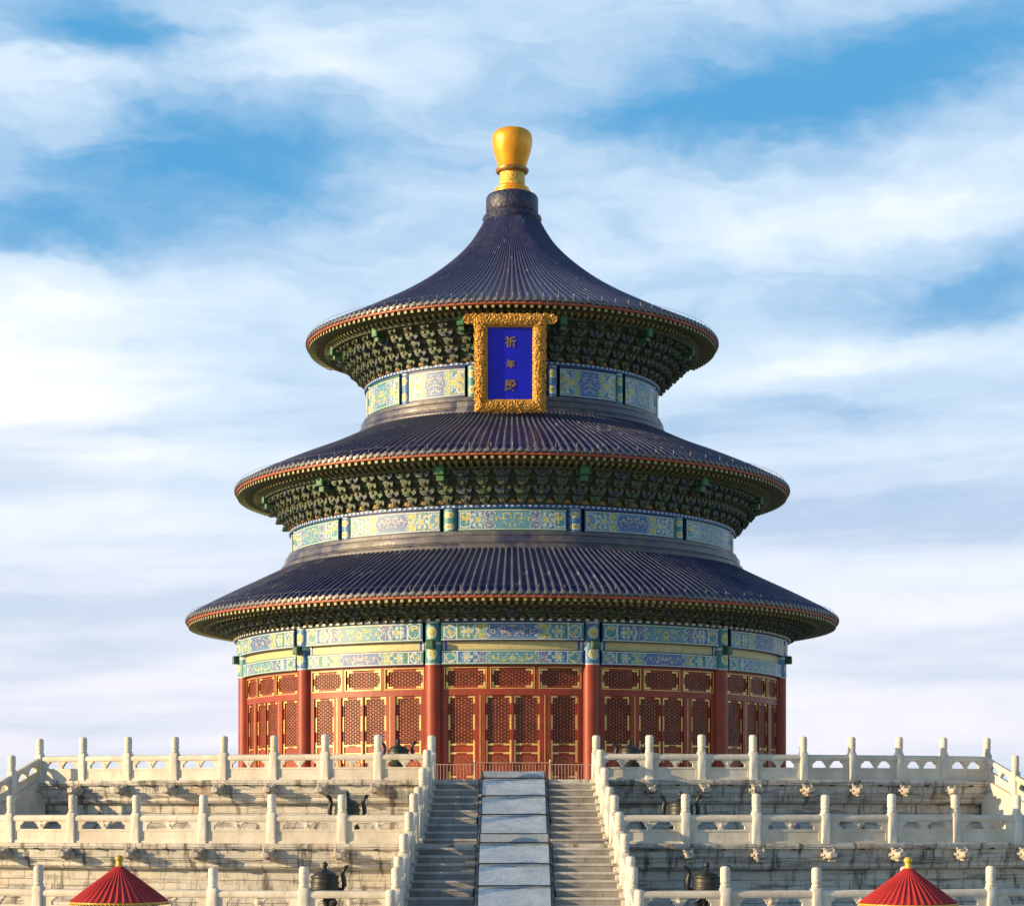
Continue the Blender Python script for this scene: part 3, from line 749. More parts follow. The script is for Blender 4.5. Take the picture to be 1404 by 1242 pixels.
# --- painted colours
CB, CLB, CT, CG, CGO, CW, CP, CDB = (.035, .11, .34), (.11, .28, .44), (.06, .24, .30), (.045, .20, .13), (.56, .47, .12), (.52, .56, .54), (.42, .34, .31), (.010, .025, .10)
def mixc(a, c, f): return tuple(x * (1 - f) + y * f for x, y in zip(a, c))
def beam_colour(u, v, L, H, odd, seed, style):
    """u 0..1 along the beam, v 0..1 up; the official painting: central field, zigzag borders, whorls and hoops"""
    s = abs(u - .5) * 2; x = s * L / 2; z = (v - .5) * H
    A, B_ = (CG, CB) if odd else (CB, CG)
    A2, B2 = (CT, CLB) if odd else (CLB, CT)
    if v < .07 or v > .93: return CDB if odd else (.02, .12, .08)
    if v < .115 or v > .885: return CW
    zz = abs(v - .5) * 2
    wig = .035 * cos(zz * pi * 2) + .02 * zz
    n = mnoise.noise((x * 5.5 + seed, z * 7.5, seed * 1.7)); n2 = mnoise.noise((x * 11 + seed, z * 13, 3.3 + seed))
    c0, c1, c2 = .34 + wig, .50 - wig * .7, .78
    for bb, off in ((c0, 0), (c1, 0)):
        d = s - bb
        if abs(d) < .009: return CW
        if .009 <= d < .024: return CB
        if .024 <= d < .032: return CW
        if .032 <= d < .044: return CT
    if abs(s - c2) < .008 or abs(s - .965) < .008: return CW
    e = min(v, 1 - v)
    if s < c0:
        if e < .17 or c0 - s < .028: return CB if style else CG
        if e < .205: return CLB
        m = (x / (c0 * L / 2 * .9)) ** 2 + (z / (H * .33)) ** 2
        r = abs(n + .35 * n2)
        if m < 1:
            if style: return CP if r < .07 else (CW if r < .10 else (.07, .14, .33))
            return CGO if r < .12 else ((.28, .38, .20) if r < .16 else mixc(CLB, CT, .4))
        return (.07, .14, .33) if style else CLB
    if s < c1:
        q = ((s - (c0 + c1) / 2) * L / 2 / .30) ** 2 + (z / (H * .38)) ** 2
        r = abs(n2 + .3 * n)
        if q < 1:
            if style: return CGO if r < .2 else (.20, .34, .22)
            return CP if r < .09 else (CW if r < .13 else (.07, .14, .33))
        return (.06, .20, .20) if style else CB
    if s < c2:
        cxx = (c1 + c2) / 2; r = sqrt(((s - cxx) * L / 2) ** 2 + z * z) / (H * .5)
        if r < .22: return CGO
        if r < .42: return CW if int(r * 24) % 2 else B2
        if r < .66: return A2 if sin(atan2(z, (s - cxx) * L / 2) * 6 + r * 9) > 0 else CW
        if r < .72: return mixc(CGO, A2, .4)
        return A if n2 > -.15 else A2
    if s < .965:
        cxx = (c2 + .965) / 2; r = sqrt(((s - cxx) * L / 2) ** 2 + z * z) / (H * .40)
        if r < .75: return CGO if n + n2 > .05 else B2
        if r < .9: return CW
        return B_ if n2 > -.2 else B2
    return A
def beam_mesh(R, th, z0, z1, ha, odd, seed, style, nu, nv, paint=None):
    """curved painted beam: a fine-grained face colouring on the front, plain dark ends and underside"""
    b = MB(); L = 2 * ha * R; H = z1 - z0; k = nu + 1
    v = [((R) * sin(-ha + 2 * ha * i / nu), -(R) * cos(-ha + 2 * ha * i / nu), z0 + H * j / nv) for j in range(nv + 1) for i in range(k)]
    o = len(b.v); b.v += v
    for j in range(nv):
        for i in range(nu):
            b.f.append((j * k + i, j * k + i + 1, (j + 1) * k + i + 1, (j + 1) * k + i)); b.m.append(0)
            b.c.append(paint((i + .5) / nu, (j + .5) / nv) if paint else beam_colour((i + .5) / nu, (j + .5) / nv, L, H, odd, seed, style))
    n = 24; ri = R - th
    for z, fl in ((z0, 0), (z1, 1)):
        vs = []; fs = []
        for i in range(n + 1):
            a = -ha + 2 * ha * i / n; vs += [(R * sin(a), -R * cos(a), z), (ri * sin(a), -ri * cos(a), z)]
        for i in range(n): f = (2 * i, 2 * i + 1, 2 * i + 3, 2 * i + 2); fs.append(f if not fl else tuple(reversed(f)))
        b.add(vs, fs, 0, (.03, .06, .05))
    for a, fl in ((-ha, 0), (ha, 1)):
        f = (0, 1, 2, 3); b.add([(R * sin(a), -R * cos(a), z0), (R * sin(a), -R * cos(a), z1), (ri * sin(a), -ri * cos(a), z1), (ri * sin(a), -ri * cos(a), z0)], [f if not fl else tuple(reversed(f))], 0, CDB if odd else (.01, .05, .06))
    return b.mesh('painted_beam', M['paint'])
zU0, zU1, zL0, zL1 = Z(6.60), Z(7.34), Z(5.68), Z(6.26)
HA1 = radians(13.2)
cream = lambda u, v: mixc((.60, .50, .22), (.48, .42, .22), .5 + .5 * mnoise.noise((u * 40, v * 2, 1))) if .03 < u < .97 else ((.03, .08, .3) if .012 < u < .988 else CW)
UP = [beam_mesh(12.22, .5, zU0, zU1, HA1, o, 3.1 + 5 * o, o, 190, 20) for o in (0, 1)]
LO = [beam_mesh(12.12, .4, zL0, zL1, HA1, 1 - o, 9.4 + 5 * o, 1 - o, 190, 16) for o in (0, 1)]
CR = beam_mesh(12.0, .3, zL1 - .01, zU0 + .01, HA1, 0, 0, 0, 60, 6, cream)
for k in NBAY:
    a = radians(30 * k); o = (k + 1) % 2
    place('painted_beam', UP[o], hall, HL, a); place('painted_beam', LO[o], hall, HL, a); place('cream_board', CR, hall, HL, a)

# --- columns
def sleeve_paint(u, v, odd):
    a = (u - .5) * 2; x = a * 1.1
    vv = (v * 2) % 1.0
    if v < .03 or v > .97 or abs(v - .5) < .02: return CW
    r = sqrt((x * .9) ** 2 + ((vv - .5) * 2.1) ** 2)
    n = mnoise.noise((u * 14, v * 20, 2.2))
    if r < .42: return CGO if n > -.25 else CT
    if r < .52: return CW
    if r < .60: return CGO
    return (CT if n > 0 else CG) if odd else (CB if n > 0 else CLB)
def sleeve_mesh(Rc, r, z0, z1, odd, nu=40, nv=34):
    b = MB()
    for j in range(nv):
        for i in range(nu):
            a0, a1 = 2 * pi * i / nu, 2 * pi * (i + 1) / nu; za, zb = z0 + (z1 - z0) * j / nv, z0 + (z1 - z0) * (j + 1) / nv
            am = ((a0 + a1) / 2 + pi) % (2 * pi) - pi
            b.add([(r * sin(a0), -Rc - r * cos(a0), za), (r * sin(a1), -Rc - r * cos(a1), za), (r * sin(a1), -Rc - r * cos(a1), zb), (r * sin(a0), -Rc - r * cos(a0), zb)], [(0, 1, 2, 3)], 0, sleeve_paint(am / 2.2 + .5, (j + .5) / nv, odd))
    return b.mesh('painted_sleeve', M['paint'], 40)
b = MB(); xf = Matrix.Translation((0, -11.93, 0)); r = .33
b.lathe([(.52, F1 + .12), (.54, F1 + .2), (.48, F1 + .3), (.40, F1 + .32)], 28, 1, xf=xf)
b.lathe([(r, F1 + .3), (r, RED_TOP)], 32, 0, xf=xf)
COLM = b.mesh('column', [M['red'], M['marble']], 40)
SL1 = [sleeve_mesh(11.93, .34, RED_TOP - .005, Z(7.36), o) for o in (0, 1)]
b = MB(); b.bbox(-.16, .16, -12.50, -12.1, Z(6.30), Z(6.64), .03, 0, (.015, .07, .035)); b.bbox(-.11, .11, -12.512, -12.49, Z(6.35), Z(6.59), .01, 0, (.03, .12, .05))
BE1 = b.mesh('beam_end', M['paint'])
for i, a in enumerate(COLA):
    c = place('column', COLM, hall, HL, a); place('painted_sleeve', SL1[i % 2], c); place('beam_end', BE1, c)

# --- upper drums: painted bands, ring mouldings
def drum(R, z0, z1, nu, nv, ha, rc, seed):
    B = [beam_mesh(R, .45, z0, z1, ha, o, seed + 4 * o, o, nu, nv) for o in (0, 1)]
    for k in NBAY: place('painted_beam', B[k % 2], hall, HL, radians(30 * k))
    SLV = []
    for o in (0, 1):
        b = MB(); nu_, nv_ = 36, 26
        SLV.append(sleeve_mesh(R - rc + .02, rc, z0 - .02, z1, o, 36, 24))
    for i, a in enumerate(COLA): place('painted_column', SLV[i % 2], hall, HL, a)
    b = MB(); b.lathe([(R - .42, z0 - .1), (R - .42, z1 + .1)], 96); place('drum_core', b.mesh('drum_core', M['cone']), hall, HL)
    # blue plate beam with white studs on top
    b = MB(); b.lathe([(R + .04, z1 - .005), (R + .06, z1 + .02), (R + .06, z1 + .14), (R - .2, z1 + .15)], 144, 0, CB)
    n = int(2 * pi * R / .235)
    for k in range(n):
        a = 2 * pi * k / n
        if abs((a + pi) % (2 * pi) - pi) < radians(112): b.box(-.05, .05, -(R + .085), -(R + .03), z1 + .04, z1 + .115, 0, CW, Matrix.Rotation(a, 4, 'Z'))
    place('plate_beam', b.mesh('plate_beam', M['paint']), hall, HL)
drum(9.85, Z(11.17), Z(12.10), 150, 26, radians(12.75), .34, 2.0)
drum(6.52, Z(17.22), Z(18.55), 104, 36, radians(12.3), .26, 7.0)
# plate beam over the ground storey
b = MB(); b.lathe([(12.2, Z(7.345)), (12.28, Z(7.36)), (12.28, Z(7.44)), (12.0, Z(7.46))], 144, 0, (.02, .05, .12))
n = 210
for k in range(n):
    a = 2 * pi * k / n
    if abs((a + pi) % (2 * pi) - pi) < radians(112): b.box(-.07, .07, -12.36, -12.26, Z(7.37), Z(7.45), 0, (.60, .58, .48), Matrix.Rotation(a, 4, 'Z'))
place('plate_beam', b.mesh('plate_beam', M['paint']), hall, HL)
def ring(R0, z1, R1, z0):
    h = z1 - z0; d = R1 - R0
    P = [(R0 - .3, 0), (R0 + .02, 0), (R0 + .05, -.03), (R0 + .05, -.2), (R0 + .02, -.22), (R0 + .02, -.24), (R0 + .45 * d, -.26), (R0 + .5 * d, -.32), (R0 + .5 * d, -.56), (R0 + .42 * d, -.6), (R0 + .42 * d, -.63), (R0 + .8 * d, -.66), (R0 + .95 * d, -.76), (R1, -.86), (R1 - .02, -.93), (R1 + .06, -1.0), (R1 + .05, -1.1)]
    b = MB(); b.lathe([(r_, z1 + k * h) for r_, k in reversed(P)], 144); return b.mesh('glazed_ring', M['ring'], 35)
place('glazed_ring', ring(9.95, Z(11.18), 10.32, Z(10.38)), hall, HL)
place('glazed_ring', ring(6.60, Z(17.23), 6.92, Z(16.45)), hall, HL)

# --- roofs
def bracket_mesh(r0, z0, r1, z1, ang, odd, tiers):
    b = MB(); spc = r0 * ang; C1, C2 = ((.045, .105, .045), (.095, .105, .04)) if odd else ((.04, .055, .12), (.08, .085, .05))
    CE = (.14, .17, .11); CY = (.26, .23, .09)
    dr, dz = (r1 - r0) / tiers, (z1 - z0) / tiers
    for k in range(tiers):
        r = r0 + dr * (k + .45); z = z0 + dz * k; h = dz * .60
        wid = spc * (.40 + .05 * k / tiers) * (1 if k % 2 else .62)
        poly = [(-wid * .55, z + dz * .12), (wid * .55, z + dz * .12), (wid, z + dz * .12 + h * .6), (wid, z + dz * .12 + h), (-wid, z + dz * .12 + h), (-wid, z + dz * .12 + h * .6)]
        b.edged(poly, -r - .06, -r + .07, .026, 0, C1 if k % 2 else C2, CE)
        for x in (-wid * .86, 0, wid * .86):
            e = .075
            b.edged([(x - e * .7, z + dz * .72), (x + e * .7, z + dz * .72), (x + e, z + dz * .86), (x + e, z + dz * 1.08), (x - e, z + dz * 1.08), (x - e, z + dz * .86)], -r - .085, -r + .075, .02, 0, C2 if k % 2 else C1, CE)
        # projecting beak
        x0, x1 = -.055, .055; tip = r + dr * .45 + .05; zt = z + dz * .02
        v = [(x, y_, z_) for x in (x0, x1) for y_, z_ in ((-r + .05, z + dz * .95), (-tip + .10, z + dz * .62), (-tip - .02, zt + dz * .28), (-tip + .05, zt), (-r + .05, z + dz * .25))]
        n = 5; b.add(v, [tuple(range(n)), tuple(reversed(range(n, 2 * n)))], 0, C1 if odd else C2)
        b.add(v, [(i, i + n, (i + 1) % n + n, (i + 1) % n) for i in range(n)], 0, tuple(x * .75 for x in CE))
    # flame-painted board beside the set
    R_ = r0 + .03; q = spc / 2
    def P(x, z): a = x / R_; return (R_ * sin(a), -R_ * cos(a), z)
    hz = dz * 1.15
    b.add([P(q - .17, z0 + .03), P(q + .17, z0 + .03), P(q, z0 + hz)], [(0, 1, 2)], 0, (.42, .17, .04))
    R_ = r0 + .045
    b.add([P(q - .10, z0 + .06), P(q + .10, z0 + .06), P(q, z0 + hz * .72)], [(0, 1, 2)], 0, (.12, .16, .05))
    R_ = r0 + .06
    b.add([P(q - .045, z0 + .08), P(q + .045, z0 + .08), P(q, z0 + hz * .45)], [(0, 1, 2)], 0, (.62, .40, .08))
    return b.mesh('bracket_set', M['bracket'])

def roof(t, prof, nr, zr_top, br, nset, tiers, be):
    """prof: (radius, height) from the top of the tiles to the eave edge; br: bracket cone (r0,z0,r1,z1)"""
    P = dens_curve([(r_, Z(z_)) for r_, z_ in prof], 5)
    b = MB(); samp = [(0, 0), (.22, 0), (.30, .62), (.40, .93), (.5, 1.0), (.60, .93), (.70, .62), (.78, 0)]
    nv = nr * len(samp); L = len(P)
    for q in range(L):
        r_, z_ = P[q]; p0, p1 = P[max(q - 1, 0)], P[min(q + 1, L - 1)]
        tr, tz = p1[0] - p0[0], p1[1] - p0[1]; l = sqrt(tr * tr + tz * tz); nx_, nz_ = -tz / l, tr / l
        h = min(.095, .30 * 2 * pi * r_ / nr)
        for k in range(nr):
            for u, hh in samp:
                a = 2 * pi * (k + u - .5) / nr; R_ = r_ + nx_ * h * hh; b.v.append((R_ * sin(a), -R_ * cos(a), z_ + nz_ * h * hh))
    for q in range(L - 1):
        for i in range(nv):
            j = (i + 1) % nv; b.f.append((q * nv + i, (q + 1) * nv + i, (q + 1) * nv + j, q * nv + j)); b.m.append(0); b.c.append(None)
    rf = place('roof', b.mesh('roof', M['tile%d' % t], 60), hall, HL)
    re, ze = P[-1]
    # round tile ends and drip tiles along the eave
    b = MB()
    for k in range(nr):
        a = 2 * pi * k / nr
        if abs((a + pi) % (2 * pi) - pi) > radians(115): continue
        xf = Matrix.Rotation(a, 4, 'Z') @ Matrix.Translation((0, -re - .02, ze + .015)) @ Matrix.Rotation(pi / 2 - .15, 4, 'X')
        b.lathe([(.001, .06), (.055, .06), (.062, .05), (.085, .05), (.098, .04), (.098, -.06)], 12, 0, xf=xf)
        w_ = pi * re / nr
        xf = Matrix.Rotation(a + pi / nr, 4, 'Z')
        b.extr([(-w_ * .62, ze + .03), (-w_ * .45, ze - .07), (0, ze - .135), (w_ * .45, ze - .07), (w_ * .62, ze + .03)], -re - .045, -re - .01, 0, xf=xf)
    place('tile_ends', b.mesh('tile_ends', M['tile_end'], 40), rf)
    b = MB(); b.lathe([(re - .25, ze - .20), (re - .01, ze - .19), (re + .01, ze - .18), (re + .01, ze - .10), (re - .2, ze - .02)], 180)
    place('eave_board', b.mesh('eave_board', M['eave_red'], 30), rf)
    # two rows of rafters
    b = MB(); r0, z0, r1, z1 = br; s1 = (re - .06, ze - .20); s0 = (r1 - .05, Z(z1) + .10); mid = (re - .75, ze - .27)
    for k in range(nr):
        a = 2 * pi * (k + .5) / nr
        if abs((a + pi) % (2 * pi) - pi) > radians(112): continue
        xf = Matrix.Rotation(a, 4, 'Z')
        w_ = min(.062, pi * re / nr * .42)
        for (ra, za), (rb, zb), hh in ((s1, (re - .95, ze - .10), .12), (mid, s0, .11)):
            if rb > ra: continue
            v = [(x, -r_, z_ + dz_) for x in (-w_, w_) for r_, z_ in ((ra, za), (rb, zb)) for dz_ in (0, -hh)]
            # 0:(-,a,top)1:(-,a,bot)2:(-,b,top)3:(-,b,bot)4..7 same at +
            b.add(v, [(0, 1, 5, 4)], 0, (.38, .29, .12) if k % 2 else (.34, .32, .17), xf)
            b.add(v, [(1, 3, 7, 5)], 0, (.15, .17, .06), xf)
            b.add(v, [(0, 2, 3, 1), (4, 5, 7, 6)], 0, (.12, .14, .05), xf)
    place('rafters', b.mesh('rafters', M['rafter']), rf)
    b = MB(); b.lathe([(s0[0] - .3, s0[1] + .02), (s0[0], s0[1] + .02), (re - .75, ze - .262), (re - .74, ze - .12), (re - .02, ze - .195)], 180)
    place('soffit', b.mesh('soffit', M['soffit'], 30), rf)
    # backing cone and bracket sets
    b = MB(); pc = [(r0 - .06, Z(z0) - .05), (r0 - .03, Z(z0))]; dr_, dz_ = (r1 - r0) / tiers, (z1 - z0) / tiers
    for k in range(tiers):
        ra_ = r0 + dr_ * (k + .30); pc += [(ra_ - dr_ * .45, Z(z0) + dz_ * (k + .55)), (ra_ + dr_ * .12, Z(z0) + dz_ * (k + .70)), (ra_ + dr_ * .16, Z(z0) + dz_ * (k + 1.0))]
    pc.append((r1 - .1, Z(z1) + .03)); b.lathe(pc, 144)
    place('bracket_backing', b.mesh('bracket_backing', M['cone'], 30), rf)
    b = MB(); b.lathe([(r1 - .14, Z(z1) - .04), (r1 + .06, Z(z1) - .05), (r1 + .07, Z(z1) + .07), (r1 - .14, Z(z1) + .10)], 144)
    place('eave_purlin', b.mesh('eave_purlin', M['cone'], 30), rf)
    ang = 2 * pi / nset; BM = [bracket_mesh(r0, Z(z0), r1, Z(z1), ang, o, tiers) for o in (0, 1)]
    k0 = int(radians(100) / ang)
    off = .5 if (nset // 12) % 2 == 0 else .5
    # sets stand over the columns (15 deg + n*30) and evenly between them
    per = nset // 12
    for k in range(-k0, k0 + 1):
        a = radians(15) + k * ang
        place('bracket_set', BM[k % 2], rf, (0, 0, 0), a)
    if be:
        rb, zb, sz = be; b = MB()
        b.bbox(-sz / 2, sz / 2, -rb, -rb + .7, Z(zb), Z(zb) + sz * 1.35, .03, 0, (.015, .10, .035)); b.bbox(-sz * .36, sz * .36, -rb - .012, -rb + .05, Z(zb) + sz * .15, Z(zb) + sz * 1.2, .01, 0, (.03, .19, .07))
        b.bbox(-sz * .38, sz * .38, -rb + .12, -rb + .6, Z(zb) - sz * .55, Z(zb) - .004, .03, 0, (.05, .14, .05))
        BE = b.mesh('beam_end', M['paint'])
        for a in COLA[1:7]: place('beam_end', BE, rf, (0, 0, 0), a)
    # lightning wire standing just above the eave
    b = MB(); ra, zw = re - .12, ze + .30
    pts = [pol(ra, radians(q), zw) for q in range(-118, 119, 2)]; b.tube(pts, .007, 5)
    for q in range(-116, 117, 4): b.tube([pol(ra, radians(q), zw - .3), pol(ra, radians(q), zw + .02)], .006, 4)
    place('lightning_wire', b.mesh('lightning_wire', M['wire']), rf)
    return rf
roof(0, [(10.28, 10.42), (11.4, 9.86), (12.6, 9.27), (13.6, 8.75), (14.12, 8.46), (14.38, 8.26)], 282, 0, (12.16, 7.44, 13.35, 8.0), 96, 3, None)
roof(1, [(6.85, 16.52), (8.4, 15.78), (9.8, 15.2), (11.1, 14.62), (11.9, 14.22), (12.25, 14.02)], 240, 0, (9.92, 12.26, 11.08, 13.52), 84, 4, (11.22, 13.28, .42))
R3 = roof(2, [(1.22, 26.35), (1.55, 25.75), (2.0, 25.1), (2.8, 24.3), (3.95, 23.4), (5.2, 22.62), (6.4, 21.98), (7.5, 21.42), (8.5, 20.95), (9.12, 20.64)], 180, 0, (6.58, 18.70, 8.12, 20.12), 60, 5, (8.22, 19.86, .34))

# --- finial
b = MB(); b.lathe([(1.1, Z(26.2)), (1.28, Z(26.25)), (1.33, Z(26.38)), (1.28, Z(26.5)), (1.15, Z(26.54)), (1.13, Z(26.62)), (1.17, Z(26.68)), (1.17, Z(27.3)), (1.10, Z(27.42)), (.9, Z(27.52)), (.6, Z(27.54))], 64)
m_, T_m, p_ = mat('glazed_drum'); v_, oi_ = rnd_obj(T_m)
wv = T_m.new('ShaderNodeTexVoronoi'); T_m.link(v_, wv.inputs['Vector']); wv.inputs['Scale'].default_value = 5.5
T_m.link(T_m.mix(T_m.ramp(wv.outputs['Distance'], .2, .6), (.04, .042, .065), (.016, .018, .06)), p_.inputs['Base Color']); p_.inputs['Roughness'].default_value = .5
bump(T_m, p_, wv.outputs['Distance'], .35, .06)
fb = place('finial_base', b.mesh('finial_base', m_, 35), hall, HL)
fn_prof = [(.80, 27.5), (.82, 27.56), (.72, 27.66), (.66, 27.8)]
b = MB(); b.lathe([(r_, Z(z_)) for r_, z_ in [(.6, 27.5), (.84, 27.52), (.84, 27.62), (.76, 27.70), (.76, 27.76), (.66, 27.82), (.60, 27.88)]], 48, 1)
b.lathe([(r_, Z(z_)) for r_, z_ in [(.60, 27.87), (.585, 28.0), (.57, 28.3), (.56, 28.45)]], 48, 0)
b.lathe([(r_, Z(z_)) for r_, z_ in [(.56, 28.44), (.70, 28.47), (.745, 28.54), (.74, 28.62), (.66, 28.68), (.58, 28.70)]], 48, 2)
ball = dens_curve([(.60, 28.69), (.66, 28.86), (.75, 29.15), (.84, 29.45), (.90, 29.75), (.905, 29.98), (.86, 30.18), (.73, 30.32), (.50, 30.40), (.2, 30.43), (.002, 30.435)], 4)
b.lathe([(r_, Z(z_)) for r_, z_ in ball], 56, 3)
place('finial', b.mesh('finial', [M['gold_relief'], M['gold_knob'], M['gold_copper'], M['gold_knob']], 40), hall, HL)

# ------------------------------------------------------------------ name plaque hung under the top eave
PX, PYb, PYt, PZb, PZt = -0.09, -7.75, -8.85, Z(16.28), Z(20.18)
tilt = atan2(PYb - PYt, PZt - PZb); PH = sqrt((PYt - PYb) ** 2 + (PZt - PZb) ** 2)
plq = thing('name_plaque', (PX, PYb, PZb), 'upright blue plaque with three golden characters in a carved golden frame under the top eave', 'plaque')
plq.rotation_euler = (tilt, 0, 0)
hw, ihw, ib, it = 1.47, .91, .58, PH - .60
b = MB(); st_ = .025; nx, nz = int(2 * 2.02 / st_), int((PH + .1) / st_)
def inside(x, z):
    ax = abs(x)
    if ax < ihw and ib < z < it: return False
    if z < -.02: return False
    edge = hw + .05 * abs(sin(z * pi / .42)) - .03
    if z < .25: edge = hw - .02 + .04 * sin(z * 9)
    low = .03 * abs(sin(ax * pi / .30)) + (.06 if ax > 1.2 else .02)
    if z < low: return False
    if z > PH - .48:                                   # cloud-shaped ears at the top
        edge = 1.93 - .9 * abs(z - (PH - .24)) ** 1.3
        if ax > 1.55 and abs(z - (PH - .27)) > .20 - .12 * max(0, ax - 1.75) / .2: return False
    if z > PH - .03 - .04 * abs(sin(ax * pi / .36)): return False
    return ax < edge
def relief(x, z):
    ax = abs(x); n = mnoise.noise((x * 3.4, z * 3.4, 5)); sw = mnoise.noise((x * 10 + 2.5 * n, z * 10 - 2.5 * n, 1)); r = .10 + .045 * (1 - abs(sw) * 2.4) + .022 * mnoise.noise((x * 20, z * 20, 2))
    dz_in = max(ib - z, z - it, ax - ihw)
    bow = .10 * sin(pi * min(1, max(0, dz_in / .55)))
    if dz_in < .07: r = .10
    return r + bow
idx = {}
def vid(i, j):
    if (i, j) not in idx:
        x, z = -2.02 + i * st_, -.05 + j * st_; idx[(i, j)] = len(b.v); b.v.append((x, -relief(x, z) - .08, z))
    return idx[(i, j)]
solid = {(i, j): inside(-2.02 + (i + .5) * st_, -.05 + (j + .5) * st_) for i in range(nx + 1) for j in range(nz + 1)}
for (i, j), s_ in list(solid.items()):
    if not s_: continue
    b.f.append((vid(i, j), vid(i + 1, j), vid(i + 1, j + 1), vid(i, j + 1))); b.m.append(0); b.c.append(None)
    for di, dj, e in ((-1, 0, ((i, j + 1), (i, j))), (1, 0, ((i + 1, j), (i + 1, j + 1))), (0, -1, ((i, j), (i + 1, j))), (0, 1, ((i + 1, j + 1), (i, j + 1)))):
        if not solid.get((i + di, j + dj), False):
            A_, B_ = vid(*e[0]), vid(*e[1]); va, vb = b.v[A_], b.v[B_]; o = len(b.v); b.v += [(va[0], .02, va[2]), (vb[0], .02, vb[2])]
            b.f.append((A_, o, o + 1, B_)); b.m.append(0); b.c.append(None)
place('plaque_frame', b.mesh('plaque_frame', M['frame_gold'], 50), plq)
b = MB(); b.bbox(-ihw - .05, ihw + .05, -.10, .0, ib - .05, it + .05, .01); place('plaque_panel', b.mesh('plaque_panel', M['plaque_blue']), plq)
b = MB(); b.box(-1.3, 1.3, .03, .12, .15, PH - .2); place('plaque_back', b.mesh('plaque_back', M['red_dark']), plq)
for i_, ch in enumerate('祈年殿'):
    cu = bpy.data.curves.new('character', 'FONT'); cu.body = ch; cu.size = (.46, .36, .48)[i_]; cu.extrude = .014; cu.align_x = 'CENTER'; cu.align_y = 'CENTER'; cu.offset = .008
    to = bpy.data.objects.new('character', cu); COL.objects.link(to); bpy.context.view_layer.update()
    me = bpy.data.meshes.new_from_object(to.evaluated_get(bpy.context.evaluated_depsgraph_get())); bpy.data.objects.remove(to)
    me.materials.clear(); me.materials.append(M['char_gold']); me.name = 'character'
    xs_ = [v.co.x for v in me.vertices]; ys_ = [v.co.y for v in me.vertices]
    cx_, cy_ = (min(xs_) + max(xs_)) / 2, (min(ys_) + max(ys_)) / 2
    me.transform(Matrix.Rotation(pi / 2, 4, 'X') @ Matrix.Translation((-cx_, -cy_, 0)))
    place('character', me, plq, (.01, -.118, (it - .58, it - 1.46, it - 2.32)[i_]))

# ------------------------------------------------------------------ bronze vessels on the terraces
def vessel():
    root = thing('bronze_tripod', (0, 0, 0), 'x', 'incense burner', 'lidded bronze tripods on the terraces')
    b = MB(); b.lathe([(.05, .52), (.20, .54), (.29, .62), (.33, .74), (.34, .80), (.355, .81), (.355, .85), (.335, .86), (.33, .93), (.35, .94), (.35, .98), (.33, .99), (.32, 1.06), (.34, 1.07), (.345, 1.11), (.30, 1.115)], 32)
    place('bowl', b.mesh('bowl', M['bronze_worn'], 40), root)
    b = MB(); b.lathe([(.335, 1.10), (.33, 1.13), (.27, 1.15), (.275, 1.18), (.22, 1.215), (.12, 1.25), (.09, 1.275), (.04, 1.285)], 32)
    ld = place('lid', b.mesh('lid', M['bronze'], 40), root)
    b = MB(); b.lathe([(.05, 1.27), (.06, 1.30), (.035, 1.33), (.075, 1.37), (.07, 1.42), (.03, 1.46), (.001, 1.47)], 16); place('knob', b.mesh('knob', M['bronze_worn'], 50), ld)
    for sx in (-1, 1):
        b = MB(); b.tube([(sx * .32, 0, .80), (sx * .42, 0, .80), (sx * .47, 0, .90), (sx * .455, 0, 1.05), (sx * .43, 0, 1.17), (sx * .45, 0, 1.28), (sx * .53, 0, 1.345), (sx * .57, 0, 1.335)], .05, 10, rr=[.05, .055, .062, .062, .055, .06, .055, .04])
        place('handle', b.mesh('handle', M['bronze'], 60), root)
    for k in range(3):
        a = pi + 2 * pi * k / 3; p, q = pol(.22, a), pol(.27, a)
        b = MB(); b.tube([(p.x * .9, p.y * .9, .64), (q.x, q.y, .50), (p.x, p.y, .32), (p.x * .95, p.y * .95, .12), (q.x * 1.05, q.y * 1.05, .03), (q.x * 1.1, q.y * 1.1, 0)], .06, 10, rr=[.10, .105, .07, .055, .075, .08])
        place('leg', b.mesh('leg', M['bronze'], 60), root)
    return root
V0 = vessel()
vs_ = [(-3.62, -28.0, F1, 'lidded bronze tripod on the top terrace, left of the stairs'), (3.68, -28.0, F1, 'lidded bronze tripod on the top terrace, right of the stairs'),
       (-4.46, -38.0, F2, 'bronze tripod behind a middle railing post, left of the stairs'), (4.46, -38.0, F2, 'bronze tripod behind a middle railing post, right of the stairs'),
       (-4.53, -44.0, F3, 'lidded bronze tripod behind the lowest railing, left of the stairs'), (4.60, -44.0, F3, 'lidded bronze tripod behind the lowest railing, right of the stairs')]
for i_, (x, y, z, lab) in enumerate(vs_):
    o = V0 if i_ == 0 else clone_tree(V0)
    o.location = (x, y, z); o['label'] = lab; o.rotation_euler = (0, 0, random.uniform(-.15, .15))

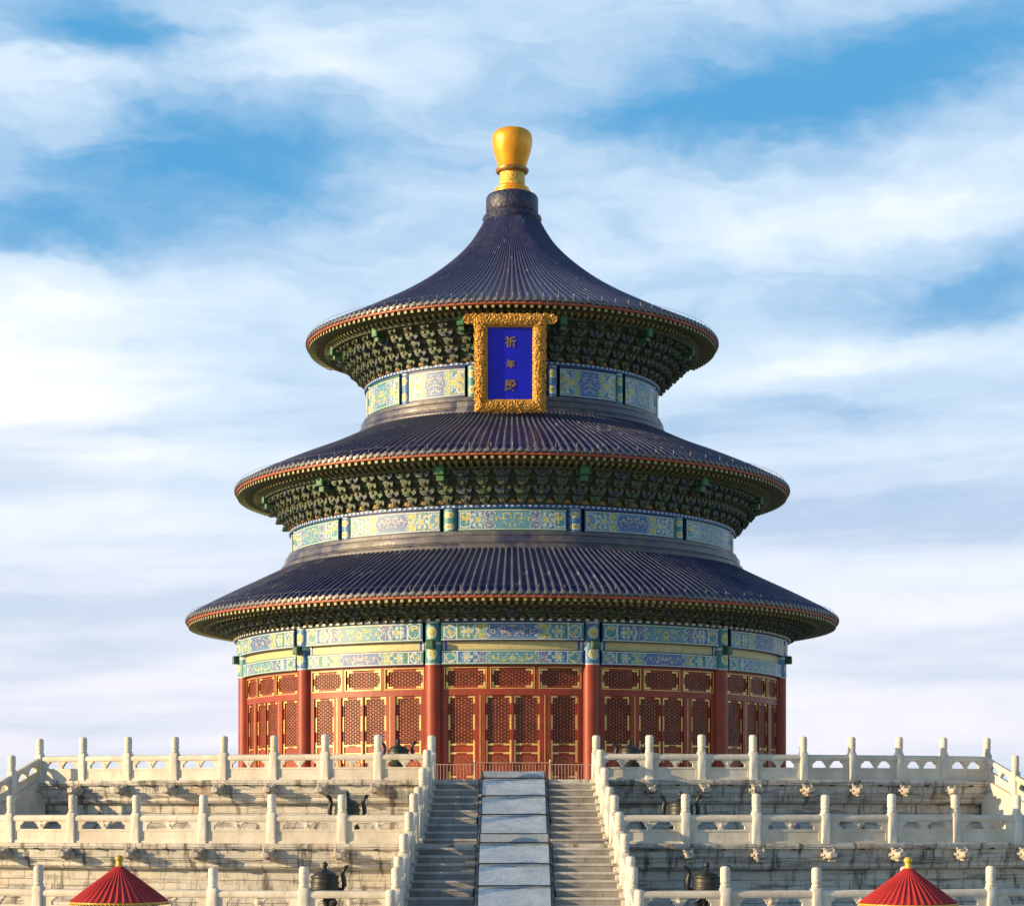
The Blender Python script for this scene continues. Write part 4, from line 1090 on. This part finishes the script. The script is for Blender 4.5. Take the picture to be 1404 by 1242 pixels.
# ------------------------------------------------------------------ low metal barrier before the doors
bar = thing('metal_barrier', (0, -13.9, F1), 'low copper coloured metal barrier fence in front of the central red doors', 'fence')
b = MB()
for k in range(-27, 28):
    x = k * .125
    if abs(abs(x) - 1.44) < .06: continue
    b.box(x - .011, x + .011, -.011, .011, .06, .96)
place('bars', b.mesh('bars', M['fence']), bar)
b = MB(); b.box(-3.5, 3.5, -.017, .017, .05, .085); b.box(-3.5, -1.46, -.017, .017, .95, .98); b.box(1.46, 3.5, -.017, .017, .95, .98)
b.tube([(-1.44, 0, 1.03), (1.44, 0, 1.03)], .022, 8)
place('rail', b.mesh('rail', M['fence']), bar)
for x in (-3.45, -1.44, 1.44, 3.45):
    b = MB(); b.lathe([(.06, 0), (.06, .02), (.032, .03), (.032, 1.06), (.045, 1.08), (.04, 1.13), (.01, 1.16)], 12, xf=Matrix.Translation((x, 0, 0))); place('post', b.mesh('post', M['fence'], 50), bar)

# ------------------------------------------------------------------ two booths with red conical roofs in the court
def booth():
    root = thing('conical_roof_booth', (0, 0, 0), 'x', 'booth', 'booths with red conical roofs')
    re, ze, zt = 1.01, 2.50, 3.27; n = 44
    b = MB(); v = []; rows = 7
    for q in range(rows):
        f = q / (rows - 1); r_ = .05 + (re - .05) * f; z_ = zt + (ze - zt) * (f ** .94)
        for k in range(n * 4):
            a = 2 * pi * k / (n * 4); hh = (1, .3, 0, .3)[k % 4] * .035 * min(1, f * 1.6)
            v.append(((r_) * sin(a), -(r_) * cos(a), z_ + hh))
    m = n * 4; fs = [(q * m + i, (q + 1) * m + i, (q + 1) * m + (i + 1) % m, q * m + (i + 1) % m) for q in range(rows - 1) for i in range(m)]
    b.add(v, fs); rf = place('roof', b.mesh('roof', M['booth_red'], 50), root)
    b = MB()
    for k in range(72):
        a = 2 * pi * k / 72; b.lathe([(.001, -.04), (.02, -.02), (.028, 0.0), (.001, .03)], 6, xf=Matrix.Translation(pol(re - .005, a, ze - .02)))
    b.lathe([(re - .03, ze - .03), (re, ze - .02), (re - .0, ze + .012)], 72)
    place('fringe', b.mesh('fringe', M['booth_gold'], 50), rf)
    b = MB(); b.lathe([(.10, zt - .07), (.085, zt - .02), (.065, zt + .02), (.06, zt + .07), (.085, zt + .10), (.09, zt + .14), (.07, zt + .18), (.03, zt + .20), (.001, zt + .205)], 20); place('finial', b.mesh('finial', M['booth_gold'], 45), rf)
    b = MB(); h = .66
    for sx in (-1, 1):
        for sy in (-1, 1): b.bbox(sx * h - .05, sx * h + .05, sy * h - .05, sy * h + .05, 0, ze - .05, .01)
    for z_ in (.02, .9, ze - .05):
        b.box(-h + .05, h - .05, -h - .03, -h + .03, z_, z_ + .07); b.box(-h + .05, h - .05, h - .03, h + .03, z_, z_ + .07)
        b.box(-h - .03, -h + .03, -h + .05, h - .05, z_, z_ + .07); b.box(h - .03, h + .03, -h + .05, h - .05, z_, z_ + .07)
    place('booth_frame', b.mesh('booth_frame', M['booth_white']), root)
    b = MB(); b.box(-h + .02, h - .02, -h + .02, h - .02, .09, .9); place('lower_panel', b.mesh('lower_panel', M['booth_red']), root)
    b = MB(); b.box(-h + .03, h - .03, -h + .03, h - .03, .97, ze - .05); place('glazing', b.mesh('glazing', M['booth_glass']), root)
    b = MB(); b.lathe([(re - .02, ze - .01), (.3, ze + .1)], 48); place('ceiling', b.mesh('ceiling', M['booth_red']), root)
    return root
B0 = booth(); B1 = clone_tree(B0)
dB = 44.0
for o, px, lab in ((B0, 163.5, 'booth with red conical roof and gold tip at bottom left'), (B1, 1245, 'booth with red conical roof and gold tip at bottom right')):
    o.location = ((px - 698.5) / 2896 * dB - .12, -DIST + dB, 0); o['label'] = lab
B0.location.z = .04; B1.location.z = -.02 + .02
